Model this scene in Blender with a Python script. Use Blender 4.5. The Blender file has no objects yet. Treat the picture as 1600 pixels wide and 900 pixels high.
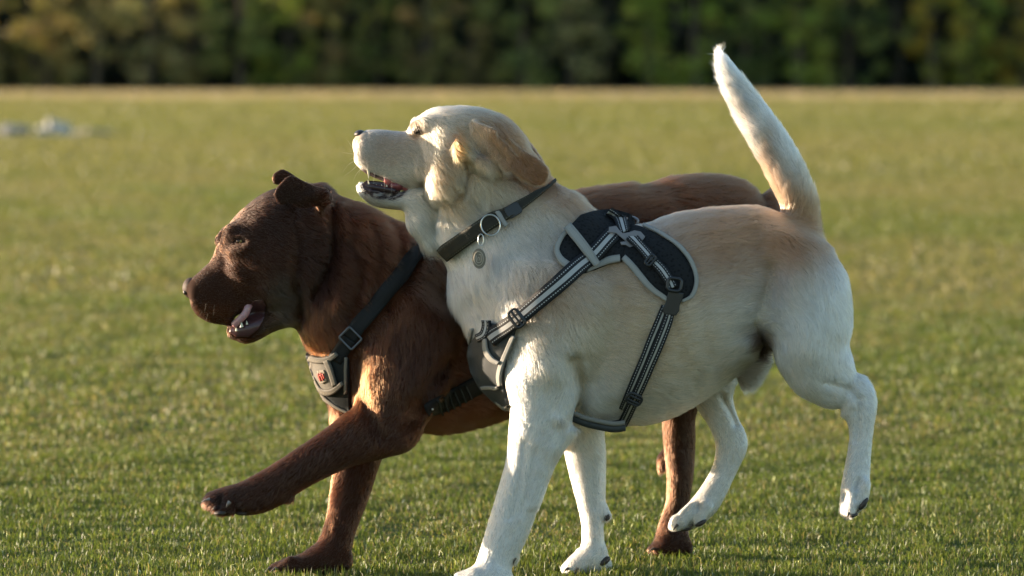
import bpy, bmesh, math, random, time
import numpy as np
import openvdb as vdb
from mathutils import Vector, Matrix
from mathutils.bvhtree import BVHTree
T0 = time.time()
rng = np.random.default_rng(7)
random.seed(7)
SC = bpy.context.scene
FURQ = 1.0
COL = SC.collection

# ---------------------------------------------------------------- camera
FPX = 8571.0            # focal length in photograph pixels
DIST = 9.0              # camera to the plane of the yellow dog
HOR = 88.0              # row of the horizon in the photograph
CAMH = 817 * DIST / FPX
cam_data = bpy.data.cameras.new('camera')
cam = bpy.data.objects.new('camera', cam_data)
COL.objects.link(cam)
cam.location = (0, -DIST, CAMH)
cam.rotation_euler = (math.radians(90), 0, 0)
cam_data.sensor_width = 36.0
cam_data.lens = FPX / 1600 * 36.0
cam_data.shift_y = -(450 - HOR) / 1600
cam_data.clip_start = 0.1
cam_data.clip_end = 3000
cam_data.dof.use_dof = True
cam_data.dof.focus_distance = DIST - 0.09
cam_data.dof.aperture_fstop = 6.8
SC.camera = cam

# ---------------------------------------------------------------- light
SUN_BEHIND = 20.0       # degrees behind the picture plane, coming from the left
SUN_ELEV = 6.0
sd = Vector((-math.cos(math.radians(SUN_BEHIND)) * math.cos(math.radians(SUN_ELEV)),
             math.sin(math.radians(SUN_BEHIND)) * math.cos(math.radians(SUN_ELEV)),
             math.sin(math.radians(SUN_ELEV))))
sun_data = bpy.data.lights.new('sun', 'SUN')
sun_data.energy = 5.0
sun_data.angle = math.radians(0.55)
sun_data.color = (1.0, 0.80, 0.58)
sun = bpy.data.objects.new('sun', sun_data)
COL.objects.link(sun)
sun.location = sd * 30
sun.rotation_euler = sd.to_track_quat('Z', 'Y').to_euler()
world = bpy.data.worlds.new('World')
SC.world = world
world.use_nodes = True
wn = world.node_tree
bg = wn.nodes['Background']
sky = wn.nodes.new('ShaderNodeTexSky')
sky.sky_type = 'NISHITA'
sky.sun_disc = False
sky.sun_elevation = math.radians(SUN_ELEV)
sky.sun_rotation = math.atan2(sd.x, sd.y)
sky.air_density = 1.0
sky.dust_density = 0.6
sky.ozone_density = 1.6
wn.links.new(sky.outputs[0], bg.inputs[0])
bg.inputs[1].default_value = 0.15
SC.view_settings.view_transform = 'Standard'
SC.view_settings.look = 'None'
SC.view_settings.exposure = 1.62
SC.view_settings.gamma = 1.0
SC.cycles.use_denoising = True
SC.cycles.max_bounces = 8
SC.cycles.transmission_bounces = 6
SC.cycles.transparent_max_bounces = 6
SC.cycles.caustics_reflective = False
SC.cycles.caustics_refractive = False
SC.cycles_curves.shape = 'RIBBONS'
SC.cycles_curves.subdivisions = 2

# ---------------------------------------------------------------- helpers
def P(u, v, y):
    s = (DIST + y) / FPX
    return np.array([(u - 800) * s, y, CAMH - (v - HOR) * s])
CAMP = np.array([0, -DIST, CAMH])
def to_px(p):
    s = (DIST + p[..., 1]) / FPX
    return 800 + p[..., 0] / s, HOR + (CAMH - p[..., 2]) / s
def put(o, label=None, cat=None, group=None, kind=None):
    if label: o['label'] = label
    if cat: o['category'] = cat
    if group: o['group'] = group
    if kind: o['kind'] = kind
    return o
def empty(name, loc, **k):
    o = bpy.data.objects.new(name, None)
    o.empty_display_size = 0.1
    o.location = loc
    COL.objects.link(o)
    return put(o, **k)
def link(name, me, mat, parent=None, smooth=True):
    if mat: me.materials.append(mat)
    o = bpy.data.objects.new(name, me)
    COL.objects.link(o)
    if parent:
        o.parent = parent
        o.matrix_parent_inverse = Matrix.Translation(parent.location).inverted()
    if smooth:
        me.polygons.foreach_set('use_smooth', np.ones(len(me.polygons), bool))
    return o
def np_mesh(name, V, tris=None, quads=None):
    V = np.asarray(V, np.float32)
    me = bpy.data.meshes.new(name)
    parts = []
    nt = 0 if tris is None else len(tris)
    nq = 0 if quads is None else len(quads)
    me.vertices.add(len(V)); me.vertices.foreach_set('co', V.ravel())
    me.loops.add(nt * 3 + nq * 4)
    li = []
    if nt: li.append(np.asarray(tris).ravel())
    if nq: li.append(np.asarray(quads).ravel())
    me.loops.foreach_set('vertex_index', np.concatenate(li).astype(np.int32))
    me.polygons.add(nt + nq)
    st = np.concatenate([np.arange(nt) * 3, nt * 3 + np.arange(nq) * 4]).astype(np.int32)
    me.polygons.foreach_set('loop_start', st)
    me.update(calc_edges=True)
    return me
def set_color(me, name, rgb, domain='POINT'):
    a = me.attributes.new(name, 'FLOAT_COLOR', domain)
    c = np.ones((len(rgb), 4), np.float32); c[:, :3] = rgb
    a.data.foreach_set('color', c.ravel())

class Mat:
    def __init__(s, name):
        s.m = bpy.data.materials.new(name); s.m.use_nodes = True
        s.t = s.m.node_tree; s.b = s.t.nodes['Principled BSDF']
        s.out = s.t.nodes['Material Output']
    def n(s, t, **k):
        x = s.t.nodes.new(t)
        for a, b in k.items(): setattr(x, a, b)
        return x
    def l(s, a, b): s.t.links.new(a, b)
    def set(s, **k):
        for a, b in k.items(): s.b.inputs[a.replace('_', ' ')].default_value = b
        return s
def simple(name, col, rough=0.6, metal=0.0, spec=0.5, noise=0.0, nscale=60, bump=0.0, sheen=0.0, sss=0.0):
    m = Mat(name)
    m.set(Base_Color=(*col, 1), Roughness=rough, Metallic=metal, Specular_IOR_Level=spec)
    if sheen: m.set(Sheen_Weight=sheen)
    if sss: m.set(Subsurface_Weight=sss, Subsurface_Scale=0.01)
    tc = m.n('ShaderNodeTexCoord'); ns = m.n('ShaderNodeTexNoise')
    ns.inputs['Scale'].default_value = nscale; ns.inputs['Detail'].default_value = 4
    m.l(tc.outputs['Object'], ns.inputs['Vector'])
    if noise:
        r = m.n('ShaderNodeMapRange'); r.inputs['To Min'].default_value = 1 - noise; r.inputs['To Max'].default_value = 1 + noise
        m.l(ns.outputs[0], r.inputs[0])
        mx = m.n('ShaderNodeVectorMath', operation='SCALE'); mx.inputs[0].default_value = col
        m.l(r.outputs[0], mx.inputs['Scale']); m.l(mx.outputs[0], m.b.inputs['Base Color'])
    if bump:
        bp = m.n('ShaderNodeBump'); bp.inputs['Strength'].default_value = bump; bp.inputs['Distance'].default_value = 0.002
        m.l(ns.outputs[0], bp.inputs['Height']); m.l(bp.outputs[0], m.b.inputs['Normal'])
    return m.m

# value noise (numpy, for patches of colour)
def vnoise(x, y, seed=0):
    r = np.random.default_rng(seed).random((64, 64))
    xi = np.floor(x).astype(int); yi = np.floor(y).astype(int)
    fx = x - xi; fy = y - yi
    fx = fx * fx * (3 - 2 * fx); fy = fy * fy * (3 - 2 * fy)
    g = lambda a, b: r[a % 64, b % 64]
    return (g(xi, yi) * (1 - fx) + g(xi + 1, yi) * fx) * (1 - fy) + (g(xi, yi + 1) * (1 - fx) + g(xi + 1, yi + 1) * fx) * fy

# ================================================================ FIELD
def ground_material():
    m = Mat('turf_soil')
    tc = m.n('ShaderNodeTexCoord')
    n1 = m.n('ShaderNodeTexNoise'); n1.inputs['Scale'].default_value = 0.25; n1.inputs['Detail'].default_value = 6
    n2 = m.n('ShaderNodeTexNoise'); n2.inputs['Scale'].default_value = 30; n2.inputs['Detail'].default_value = 5
    m.l(tc.outputs['Object'], n1.inputs['Vector']); m.l(tc.outputs['Object'], n2.inputs['Vector'])
    r = m.n('ShaderNodeValToRGB')
    r.color_ramp.elements[0].position = 0.35; r.color_ramp.elements[0].color = (0.075, 0.105, 0.030, 1)
    r.color_ramp.elements[1].position = 0.65; r.color_ramp.elements[1].color = (0.125, 0.135, 0.048, 1)
    m.l(n1.outputs[0], r.inputs[0])
    mx = m.n('ShaderNodeMixRGB', blend_type='MULTIPLY'); mx.inputs[0].default_value = 0.45
    m.l(r.outputs[0], mx.inputs[1]); m.l(n2.outputs[0], mx.inputs[2])
    m.l(mx.outputs[0], m.b.inputs['Base Color'])
    m.set(Roughness=0.95, Specular_IOR_Level=0.1)
    b = m.n('ShaderNodeBump'); b.inputs['Strength'].default_value = 0.8; b.inputs['Distance'].default_value = 0.02
    m.l(n2.outputs[0], b.inputs['Height']); m.l(b.outputs[0], m.b.inputs['Normal'])
    return m.m
def build_ground():
    xs = np.concatenate([-np.geomspace(1200, 3, 30), np.linspace(-2, 2, 9), np.geomspace(3, 1200, 30)])
    ys = np.concatenate([np.linspace(-60, -9, 8), np.linspace(-8, 20, 29), np.geomspace(22, 2000, 40)])
    X, Y = np.meshgrid(xs, ys)
    V = np.stack([X, Y, np.zeros_like(X)], -1).reshape(-1, 3)
    w = len(xs); i = np.arange(len(ys) - 1)[:, None] * w + np.arange(w - 1)[None]
    q = np.stack([i, i + 1, i + w + 1, i + w], -1).reshape(-1, 4)
    o = link('ground', np_mesh('ground', V, quads=q), ground_material())
    put(o, kind='structure', label='flat mown playing field reaching the tree line', cat=None)
build_ground()

def grass_material(name='grass_blade', trans=0.45, rough=0.45):
    m = Mat(name)
    at = m.n('ShaderNodeAttribute', attribute_name='tint')
    m.l(at.outputs['Color'], m.b.inputs['Base Color'])
    m.set(Roughness=rough, Specular_IOR_Level=0.4)
    tr = m.n('ShaderNodeBsdfTranslucent')
    sc = m.n('ShaderNodeVectorMath', operation='MULTIPLY'); sc.inputs[1].default_value = (1.15, 1.2, 0.75)
    m.l(at.outputs['Color'], sc.inputs[0]); m.l(sc.outputs[0], tr.inputs['Color'])
    mx = m.n('ShaderNodeMixShader'); mx.inputs[0].default_value = trans
    m.l(m.b.outputs[0], mx.inputs[1]); m.l(tr.outputs[0], mx.inputs[2]); m.l(mx.outputs[0], m.out.inputs[0])
    return m.m
GRASS_M = grass_material()
def patch(x, y):
    a = vnoise(x * 1.3 + 11, y * 0.8 + 5, 1) * 0.5 + vnoise(x * 3.7, y * 2.2, 2) * 0.3 + vnoise(x * 0.35, y * 0.16, 3) * 0.55
    return np.clip((a - 0.42) / 0.5, 0, 1)
def far_band(x, y):
    return vnoise(x * 0.035 + 3, y * 0.09 + 1, 5) * 0.6 + vnoise(x * 0.01, y * 0.21 + 9, 6) * 0.6 - 0.1
def blades(xy, h, w, straw, far=0.0):
    n = len(xy)
    ang = rng.random(n) * 2 * math.pi
    lean = rng.random(n) ** 0.8 * 1.3
    la = rng.random(n) * 2 * math.pi
    H = h * (0.55 + 0.75 * rng.random(n)); W = w * (0.6 + 0.8 * rng.random(n)) / 2
    base = np.stack([xy[:, 0], xy[:, 1], np.full(n, -0.002)], 1)
    side = np.stack([np.cos(ang), np.sin(ang), np.zeros(n)], 1) * W[:, None]
    ln = np.stack([np.cos(la), np.sin(la), np.zeros(n)], 1)
    mid = base + ln * (H * 0.22 * lean)[:, None]; mid[:, 2] += H * 0.55
    tip = base + ln * (H * 0.8 * lean)[:, None]; tip[:, 2] += H * (1 - 0.35 * lean)
    V = np.stack([base - side, base + side, mid + side * 0.85, mid - side * 0.85, tip], 1).reshape(-1, 3)
    b = np.arange(n) * 5
    q = np.stack([b, b + 1, b + 2, b + 3], 1); t = np.stack([b + 3, b + 2, b + 4], 1)
    g = np.array([0.090, 0.134, 0.024]); g2 = np.array([0.152, 0.166, 0.036]); s = np.array([0.33, 0.26, 0.12])
    k = rng.random(n)[:, None]
    c = g * (1 - k) + g2 * k
    c = c * (0.7 + 0.6 * rng.random(n))[:, None]
    pr = 0.08 + 0.46 * straw + 0.12 * far
    isS = rng.random(n) < pr
    c[isS] = s * (0.45 + 0.7 * rng.random(isS.sum()))[:, None]
    gl = rng.random(n) < 0.012 * (1 - far); c[gl] = (0.80, 0.80, 0.58)  # a few blades coloured near white: sun glints painted in
    if far:
        loc = (g + g2) / 2 * (1 - pr)[:, None] + s * .8 * pr[:, None]; c = c * (1 - .75 * far) + loc * .75 * far
    C = np.repeat(c, 5, 0); C = C.reshape(n, 5, 3)
    C[:, :2] *= 0.85; C = C.reshape(-1, 3)
    return V, t, q, C
def build_grass(name, zones, label):
    Vs, Ts, Qs, Cs = [], [], [], []
    off = 0
    for (d0, d1, dens, h, w, marg) in zones:
        half = lambda d: d * 800 / FPX * 1.06 + marg
        area = (half(d0) + half(d1)) * (d1 - d0)
        n = int(area * dens)
        d = d0 + (d1 - d0) * rng.random(int(n * 1.5))
        keep = rng.random(len(d)) < half(d) / half(d1)
        d = d[keep][:n]
        x = (rng.random(len(d)) * 2 - 1) * half(d)
        y = d - DIST
        p = patch(x, y)
        if d1 > 40: p = np.clip(p * 0.35 + far_band(x, y) * 0.9, 0, 1)
        hh = h * (0.8 + 0.45 * (1 - p))
        # small tufts
        tx = vnoise(x * 14, y * 14, 8); hh = hh * (0.55 + 0.9 * tx) * (0.8 + 0.5 * vnoise(x * 5 + 2, y * 4, 9))
        V, t, q, C = blades(np.stack([x, y], 1), hh, w, p, 0.0 if d1 < 21 else (0.5 if d1 < 41 else 1.0))
        Vs.append(V); Ts.append(t + off); Qs.append(q + off); Cs.append(C); off += len(V)
    me = np_mesh(name, np.concatenate(Vs), np.concatenate(Ts), np.concatenate(Qs))
    set_color(me, 'tint', np.concatenate(Cs))
    o = link(name, me, GRASS_M, smooth=False)
    put(o, kind='stuff', label=label, cat='grass')
build_grass('grass', [(8.55, 12.5, 26000, 0.0135, 0.0018, 0.5), (12.5, 20, 9500, 0.016, 0.0028, 0.9),
                      (20, 40, 2400, 0.020, 0.0062, 1.6), (40, 75, 420, 0.026, 0.018, 3.0), (75, 137, 140, 0.030, 0.034, 6.0)],
            'short mown grass, green mottled with dry straw patches, over the whole field')
print('grass', time.time() - T0)

# ================================================================ TREE LINE, VERGE, LITTER
M_bark = simple('bark', (0.10, 0.075, 0.05), .9, noise=.4, nscale=8, bump=.6)
LEAF = grass_material('leaf', .5, .5)
def ymetres(v): return 817 * DIST / (v - HOR) - DIST
def X_at(u, d): return (u - 800) * d / FPX
def crown_mesh(name, h, w, n, cols, seed, conic=.5, leaf=.13, low=.02):
    r = np.random.default_rng(seed)
    # clumps spread through the crown, each a cloud of leaves
    nc = 46; z = low * h + (h * (1 - low)) * r.random(nc) ** .85
    prof = lambda t: np.clip(np.sin(math.pi * np.clip(t * .93 + .09, 0, 1)) ** .5 * (1 - conic * t), .03, None)
    rad = w / 2 * prof(z / h) * np.sqrt(r.random(nc)) * 1.0; a = r.random(nc) * 2 * math.pi
    cc = np.stack([rad * np.cos(a), rad * np.sin(a), z], 1); cs = w * (.10 + .13 * r.random(nc)) * (1 - .45 * z / h)
    i = r.integers(0, nc, n); g = r.normal(size=(n, 3)); g /= np.linalg.norm(g, axis=1)[:, None]
    p = cc[i] + g * cs[i][:, None] * (r.random((n, 1)) ** .4) * np.array([1, 1, .8])
    p[:, 2] = np.maximum(p[:, 2], .03)
    nn = r.normal(size=(n, 3)) + g * 1.2 + np.array([0, 0, .4]); nn /= np.linalg.norm(nn, axis=1)[:, None]
    t = np.cross(nn, r.normal(size=(n, 3))); t /= np.linalg.norm(t, axis=1)[:, None]; b = np.cross(nn, t)
    s = leaf * (.6 + .8 * r.random(n))[:, None] * .5
    V = np.stack([p - t * s, p - b * s * .5, p + t * s, p + b * s * .5], 1).reshape(-1, 3)
    q = np.arange(n * 4).reshape(-1, 4)
    me = np_mesh(name, V, quads=q)
    cols = np.array(cols); k = r.integers(0, len(cols), nc)
    c = np.array([1.0, .86, .95]) * (1.85 if cols[0][1] > .05 else .7) * cols[k][i] * (.65 + .7 * r.random(n))[:, None]
    set_color(me, 'tint', np.repeat(c, 4, 0))
    me.materials.append(LEAF)
    return me
def trunk_mesh(name, h, r0, seed):
    r = random.Random(seed); V, Q = [], []
    def limb(p0, p1, ra, rb, n=5, res=7):
        base = len(V); d = (p1 - p0); ax = d.normalized(); s = ax.orthogonal().normalized(); t = ax.cross(s)
        for k in range(n + 1):
            f = k / n; c = p0 + d * f + Vector((r.uniform(-1, 1), r.uniform(-1, 1), 0)) * ra * .5 * (0 < k < n); rr = ra + (rb - ra) * f
            for j in range(res): a = 2 * math.pi * j / res; V.append(tuple(c + (s * math.cos(a) + t * math.sin(a)) * rr))
        for k in range(n):
            for j in range(res): Q.append((base + k * res + j, base + k * res + (j + 1) % res, base + (k + 1) * res + (j + 1) % res, base + (k + 1) * res + j))
    limb(Vector((0, 0, -.1)), Vector((0, 0, h * .9)), r0, r0 * .15, 8)
    for k in range(9):
        z = h * (.12 + .08 * k); a = r.uniform(0, 6.28); L = h * .22 * (1 - z / h) + .3
        limb(Vector((0, 0, z)), Vector((math.cos(a) * L, math.sin(a) * L, z + L * .5)), r0 * .4 * (1 - z / h), r0 * .08, 3, 5)
    me = np_mesh(name, V, quads=np.array(Q)); me.materials.append(M_bark)
    me.polygons.foreach_set('use_smooth', np.ones(len(me.polygons), bool))
    return me
G = dict(green=[(.13, .17, .045), (.09, .13, .038), (.17, .20, .055)], olive=[(.19, .18, .065), (.13, .14, .05), (.23, .21, .08)], pale=[(.22, .23, .10), (.18, .19, .08), (.27, .26, .12)],
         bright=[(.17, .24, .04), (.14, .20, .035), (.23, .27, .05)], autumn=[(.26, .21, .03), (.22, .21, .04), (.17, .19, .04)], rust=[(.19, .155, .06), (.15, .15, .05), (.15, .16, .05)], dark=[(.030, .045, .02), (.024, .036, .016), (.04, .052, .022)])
DT = 134.0
TREES = [  # u, width m, height m, palette, depth offset, description
    (75, 2.3, 5.2, 'rust', 1.0, 'slender brownish-olive tree beside the dark gap at the left end of the tree line'),
    (150, 2.5, 6.0, 'olive', 0.0, 'olive tree second from the left end of the tree line'),
    (235, 2.6, 5.6, 'pale', .6, 'pale olive bushy tree above the pair of white scraps on the field'),
    (300, 2.4, 6.6, 'olive', 1.6, 'tall olive tree with pale top, above the space left of the brown dog head'),
    (375, 2.6, 6.2, 'green', 0.2, 'broad green tree directly above the brown dog face'),
    (450, 2.3, 5.6, 'bright', 1.0, 'yellow-green tree above the lifted ear of the brown dog'),
    (520, 1.9, 4.4, 'rust', 0.0, 'rusty brown low tree between two green ones, above the brown dog neck'),
    (590, 2.3, 5.2, 'green', 1.2, 'dull green tree above the yellow dog nose'),
    (665, 2.4, 5.8, 'rust', 0.2, 'brown-tinged tree above the yellow dog forehead'),
    (740, 2.5, 6.2, 'olive', 1.0, 'olive tree above the crown of the yellow dog head'),
    (815, 2.6, 6.0, 'green', 0.0, 'rounded green tree above the yellow dog ear'),
    (890, 2.6, 6.8, 'pale', .8, 'tall greyish-green tree just left of the darkest gap'),
    (1015, 2.3, 5.8, 'bright', .4, 'bright yellow-green tree just right of the darkest gap'),
    (1085, 2.2, 6.4, 'bright', 0.0, 'bright green tree left of the raised tail tip'),
    (1165, 2.6, 5.4, 'green', 1.0, 'mid green tree right behind the raised tail tip'),
    (1245, 2.3, 6.2, 'bright', .2, 'fresh green tree first to the right of the raised tail'),
    (1325, 2.5, 5.4, 'green', 1.2, 'deep green bushy tree between the tail and the golden tree'),
    (1455, 2.1, 5.6, 'autumn', 0.0, 'golden autumn tree near the right end of the tree line'),
    (1520, 2.2, 6.0, 'bright', .8, 'green tree just right of the golden autumn tree'),
    (1600, 2.2, 5.0, 'autumn', .4, 'yellowing tree cut off by the right edge'),
    (-40, 2.4, 5.4, 'olive', 0.2, None), (1680, 2.4, 5.8, 'green', 0.4, None)]
for i, (u, w, h, pal, dy, lab) in enumerate(TREES):
    h *= .72; w *= .86
    x = X_at(u, DT + dy); y = DT + dy - DIST
    if lab is None: lab = 'olive tree beyond the left edge of the view' if u < 0 else 'green tree beyond the right edge of the view'
    t = empty('tree', (x, y, 0), label=lab, cat='tree', group='young trees along the far side of the field')
    for nm, me in (('trunk', trunk_mesh('trunk', h, .09, i)), ('crown', crown_mesh('crown', h, w, 3000, G[pal], 40 + i, conic=.15 + .2 * ((i * 7) % 5) / 4))):
        o = bpy.data.objects.new(nm, me); COL.objects.link(o); o.parent = t; o.rotation_euler.z = 0
# taller dark trees filling the gaps behind
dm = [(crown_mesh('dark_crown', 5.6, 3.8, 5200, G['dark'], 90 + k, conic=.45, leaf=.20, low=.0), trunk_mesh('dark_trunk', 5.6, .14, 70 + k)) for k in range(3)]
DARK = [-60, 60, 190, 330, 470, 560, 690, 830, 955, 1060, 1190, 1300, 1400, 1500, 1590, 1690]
where = ['beyond the left edge', 'filling the black corner at the left end', 'behind the pale olive tree on the left', 'behind the broad green tree above the brown dog face', 'behind the yellow-green tree above the lifted ear', 'behind the rusty low tree', 'behind the brown-tinged tree above the yellow dog forehead', 'behind the olive tree above the yellow dog',
         'standing alone in the darkest gap of the tree line', 'behind the two bright trees left of the tail', 'behind the raised tail tip', 'behind the fresh green tree right of the tail', 'in the dark gap left of the golden tree', 'behind the golden autumn tree', 'in the dark right corner of the tree line', 'beyond the right edge']
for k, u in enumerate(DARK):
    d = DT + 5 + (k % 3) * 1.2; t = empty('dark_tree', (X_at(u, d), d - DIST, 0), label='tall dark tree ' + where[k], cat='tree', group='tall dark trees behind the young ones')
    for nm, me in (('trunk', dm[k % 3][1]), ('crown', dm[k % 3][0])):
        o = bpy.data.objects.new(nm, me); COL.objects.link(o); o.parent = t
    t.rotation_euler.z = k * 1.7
# deep wood behind everything
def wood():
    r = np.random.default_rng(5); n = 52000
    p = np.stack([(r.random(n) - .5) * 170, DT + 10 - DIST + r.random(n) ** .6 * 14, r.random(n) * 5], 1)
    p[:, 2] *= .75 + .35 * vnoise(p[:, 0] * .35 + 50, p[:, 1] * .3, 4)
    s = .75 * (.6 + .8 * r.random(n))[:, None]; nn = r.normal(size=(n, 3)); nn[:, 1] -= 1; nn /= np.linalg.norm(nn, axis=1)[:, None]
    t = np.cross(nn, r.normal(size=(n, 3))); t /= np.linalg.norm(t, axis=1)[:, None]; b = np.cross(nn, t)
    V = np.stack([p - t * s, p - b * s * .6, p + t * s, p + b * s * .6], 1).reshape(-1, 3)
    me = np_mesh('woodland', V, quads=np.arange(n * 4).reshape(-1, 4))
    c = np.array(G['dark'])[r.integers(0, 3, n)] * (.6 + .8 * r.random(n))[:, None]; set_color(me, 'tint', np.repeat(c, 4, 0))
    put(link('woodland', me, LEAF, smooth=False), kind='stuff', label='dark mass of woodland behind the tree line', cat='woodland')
wood()
# tan unmown verge at the foot of the trees
def verge():
    r = np.random.default_rng(9); n = 60000; d0, d1 = 110, 135
    d = d0 + (d1 - d0) * r.random(n) ** .8; x = (r.random(n) * 2 - 1) * d * 800 / FPX * 1.15; y = d - DIST
    keep = vnoise(x * .25 + 7, y * .4, 12) + .4 * (d - d0) / (d1 - d0) > .30; x, y = x[keep], y[keep]
    V, t, q, C = blades(np.stack([x, y], 1), .07, .05, np.ones(len(x)), 1.0)
    c = np.array([[.40, .30, .20], [.34, .27, .17], [.42, .30, .23], [.25, .23, .12]])[r.integers(0, 4, len(x))]
    me = np_mesh('verge', V, t, q); set_color(me, 'tint', np.repeat(c, 5, 0))
    put(link('dry_grass', me, GRASS_M, smooth=False), kind='stuff', label='tan dry unmown grass verge at the foot of the tree line', cat='grass')
verge()
# pale scraps lying far out on the left
def heap(name, u, v, w, h, seed, label, col=(.62, .60, .60)):
    r = random.Random(seed); d = ymetres(v) + DIST
    root = (X_at(u, d), d - DIST, 0)
    bm = bmesh.new(); bmesh.ops.create_icosphere(bm, subdivisions=4, radius=1)
    for vv in bm.verts:
        c = vv.co.copy(); k = 1 + .35 * math.sin(c.x * 5 + seed) * math.cos(c.y * 4 + 1) + .18 * math.sin(c.z * 11 + c.x * 9) + r.uniform(-.05, .05)
        vv.co = Vector((c.x * w / 2 * k, c.y * w / 2.6 * k, max(c.z, -.05) * h * k * (1.15 - .5 * abs(c.x)) + .01))
    me = bpy.data.meshes.new(name); bm.to_mesh(me); bm.free()
    o = link(name, me, simple(name + '_white', col, .6, noise=.15, nscale=6)); o.location = root
    put(o, label=label, cat='plastic sheet', group='crumpled white sheets on the field')
heap('crumpled_sheet', 84, 212, .38, .13, 2, 'crumpled white sheet in a small peaked heap on the far field', (.46, .43, .38))
heap('crumpled_sheet', 16, 212, .44, .09, 5, 'low flattened whitish sheet at the left edge of the field', (.32, .29, .26))
heap('crumpled_sheet', 145, 210, .45, .035, 8, 'thin grey strip of sheet lying flat right of the white heap', (.24, .22, .20))
print('trees', time.time() - T0)

# ================================================================ SCULPTING TOOLS
def cr(ctrl, per):
    """Catmull-Rom through rows of ctrl, per samples per span."""
    C = np.asarray(ctrl, float)
    C = np.vstack([2 * C[0] - C[1], C, 2 * C[-1] - C[-2]])
    out = []
    for i in range(1, len(C) - 2):
        p0, p1, p2, p3 = C[i - 1:i + 3]
        for t in np.linspace(0, 1, per, endpoint=False):
            out.append(0.5 * ((2 * p1) + (-p0 + p2) * t + (2 * p0 - 5 * p1 + 4 * p2 - p3) * t * t + (-p0 + 3 * p1 - 3 * p2 + p3) * t ** 3))
    out.append(C[-2])
    return np.array(out)
def loft(st, inset=0.0, per=5, NR=28, cap=(0.6, 0.6), expo=2.15):
    """stations (u1,v1,u2,v2,y,hw): two outline points, depth of the centre, half width -> closed mesh (V, quads, tris), centreline"""
    S = cr(st, per); S[:, 4] += WARP((S[:, 0] + S[:, 2]) / 2)
    rings = []
    A = np.array([P(r[0], r[1], r[4]) for r in S]); B = np.array([P(r[2], r[3], r[4]) for r in S])
    Cn = (A + B) / 2; R = (A - B) / 2; rl = np.linalg.norm(R, axis=1)
    R = R / rl[:, None]; rl = np.maximum(rl - inset, 0.002); hw = np.maximum(S[:, 5] - inset * 0.6, 0.002)
    def ring(c, rdir, a, b):
        th = np.linspace(0, 2 * math.pi, NR, endpoint=False)
        ct, stn = np.cos(th), np.sin(th)
        f = (np.abs(ct) ** expo + np.abs(stn) ** expo) ** (-1 / expo)
        return c + rdir * (ct * f * a)[:, None] + np.array([0, 1, 0]) * (stn * f * b)[:, None]
    def capr(i, sgn, k):
        ax = Cn[i] - Cn[i - sgn if sgn > 0 else i + 1]
        if sgn > 0: ax = Cn[i] - Cn[i - 1]
        else: ax = Cn[i] - Cn[i + 1]
        ax = ax / (np.linalg.norm(ax) + 1e-9)
        ln = k * min(rl[i], hw[i]); rs = []
        for t in (0.35, 0.65, 0.88, 0.98):
            rs.append(ring(Cn[i] + ax * ln * t, R[i], rl[i] * math.sqrt(1 - t * t), hw[i] * math.sqrt(1 - t * t)))
        return rs, Cn[i] + ax * ln
    r0, e0 = capr(0, -1, cap[0]); r1, e1 = capr(len(Cn) - 1, 1, cap[1])
    rings = r0[::-1] + [ring(Cn[i], R[i], rl[i], hw[i]) for i in range(len(Cn))] + r1
    V = np.vstack(rings + [e0[None], e1[None]])
    nr = len(rings); i = np.arange(nr - 1)[:, None] * NR; j = np.arange(NR)[None]; jn = (j + 1) % NR
    q = np.stack([i + j, i + jn, i + NR + jn, i + NR + j], -1).reshape(-1, 4)
    j = np.arange(NR); jn = (j + 1) % NR
    t = np.vstack([np.stack([jn, j, np.full(NR, nr * NR)], 1), np.stack([(nr - 1) * NR + j, (nr - 1) * NR + jn, np.full(NR, nr * NR + 1)], 1)])
    return V, q, t, Cn, np.maximum(rl, hw)

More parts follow.
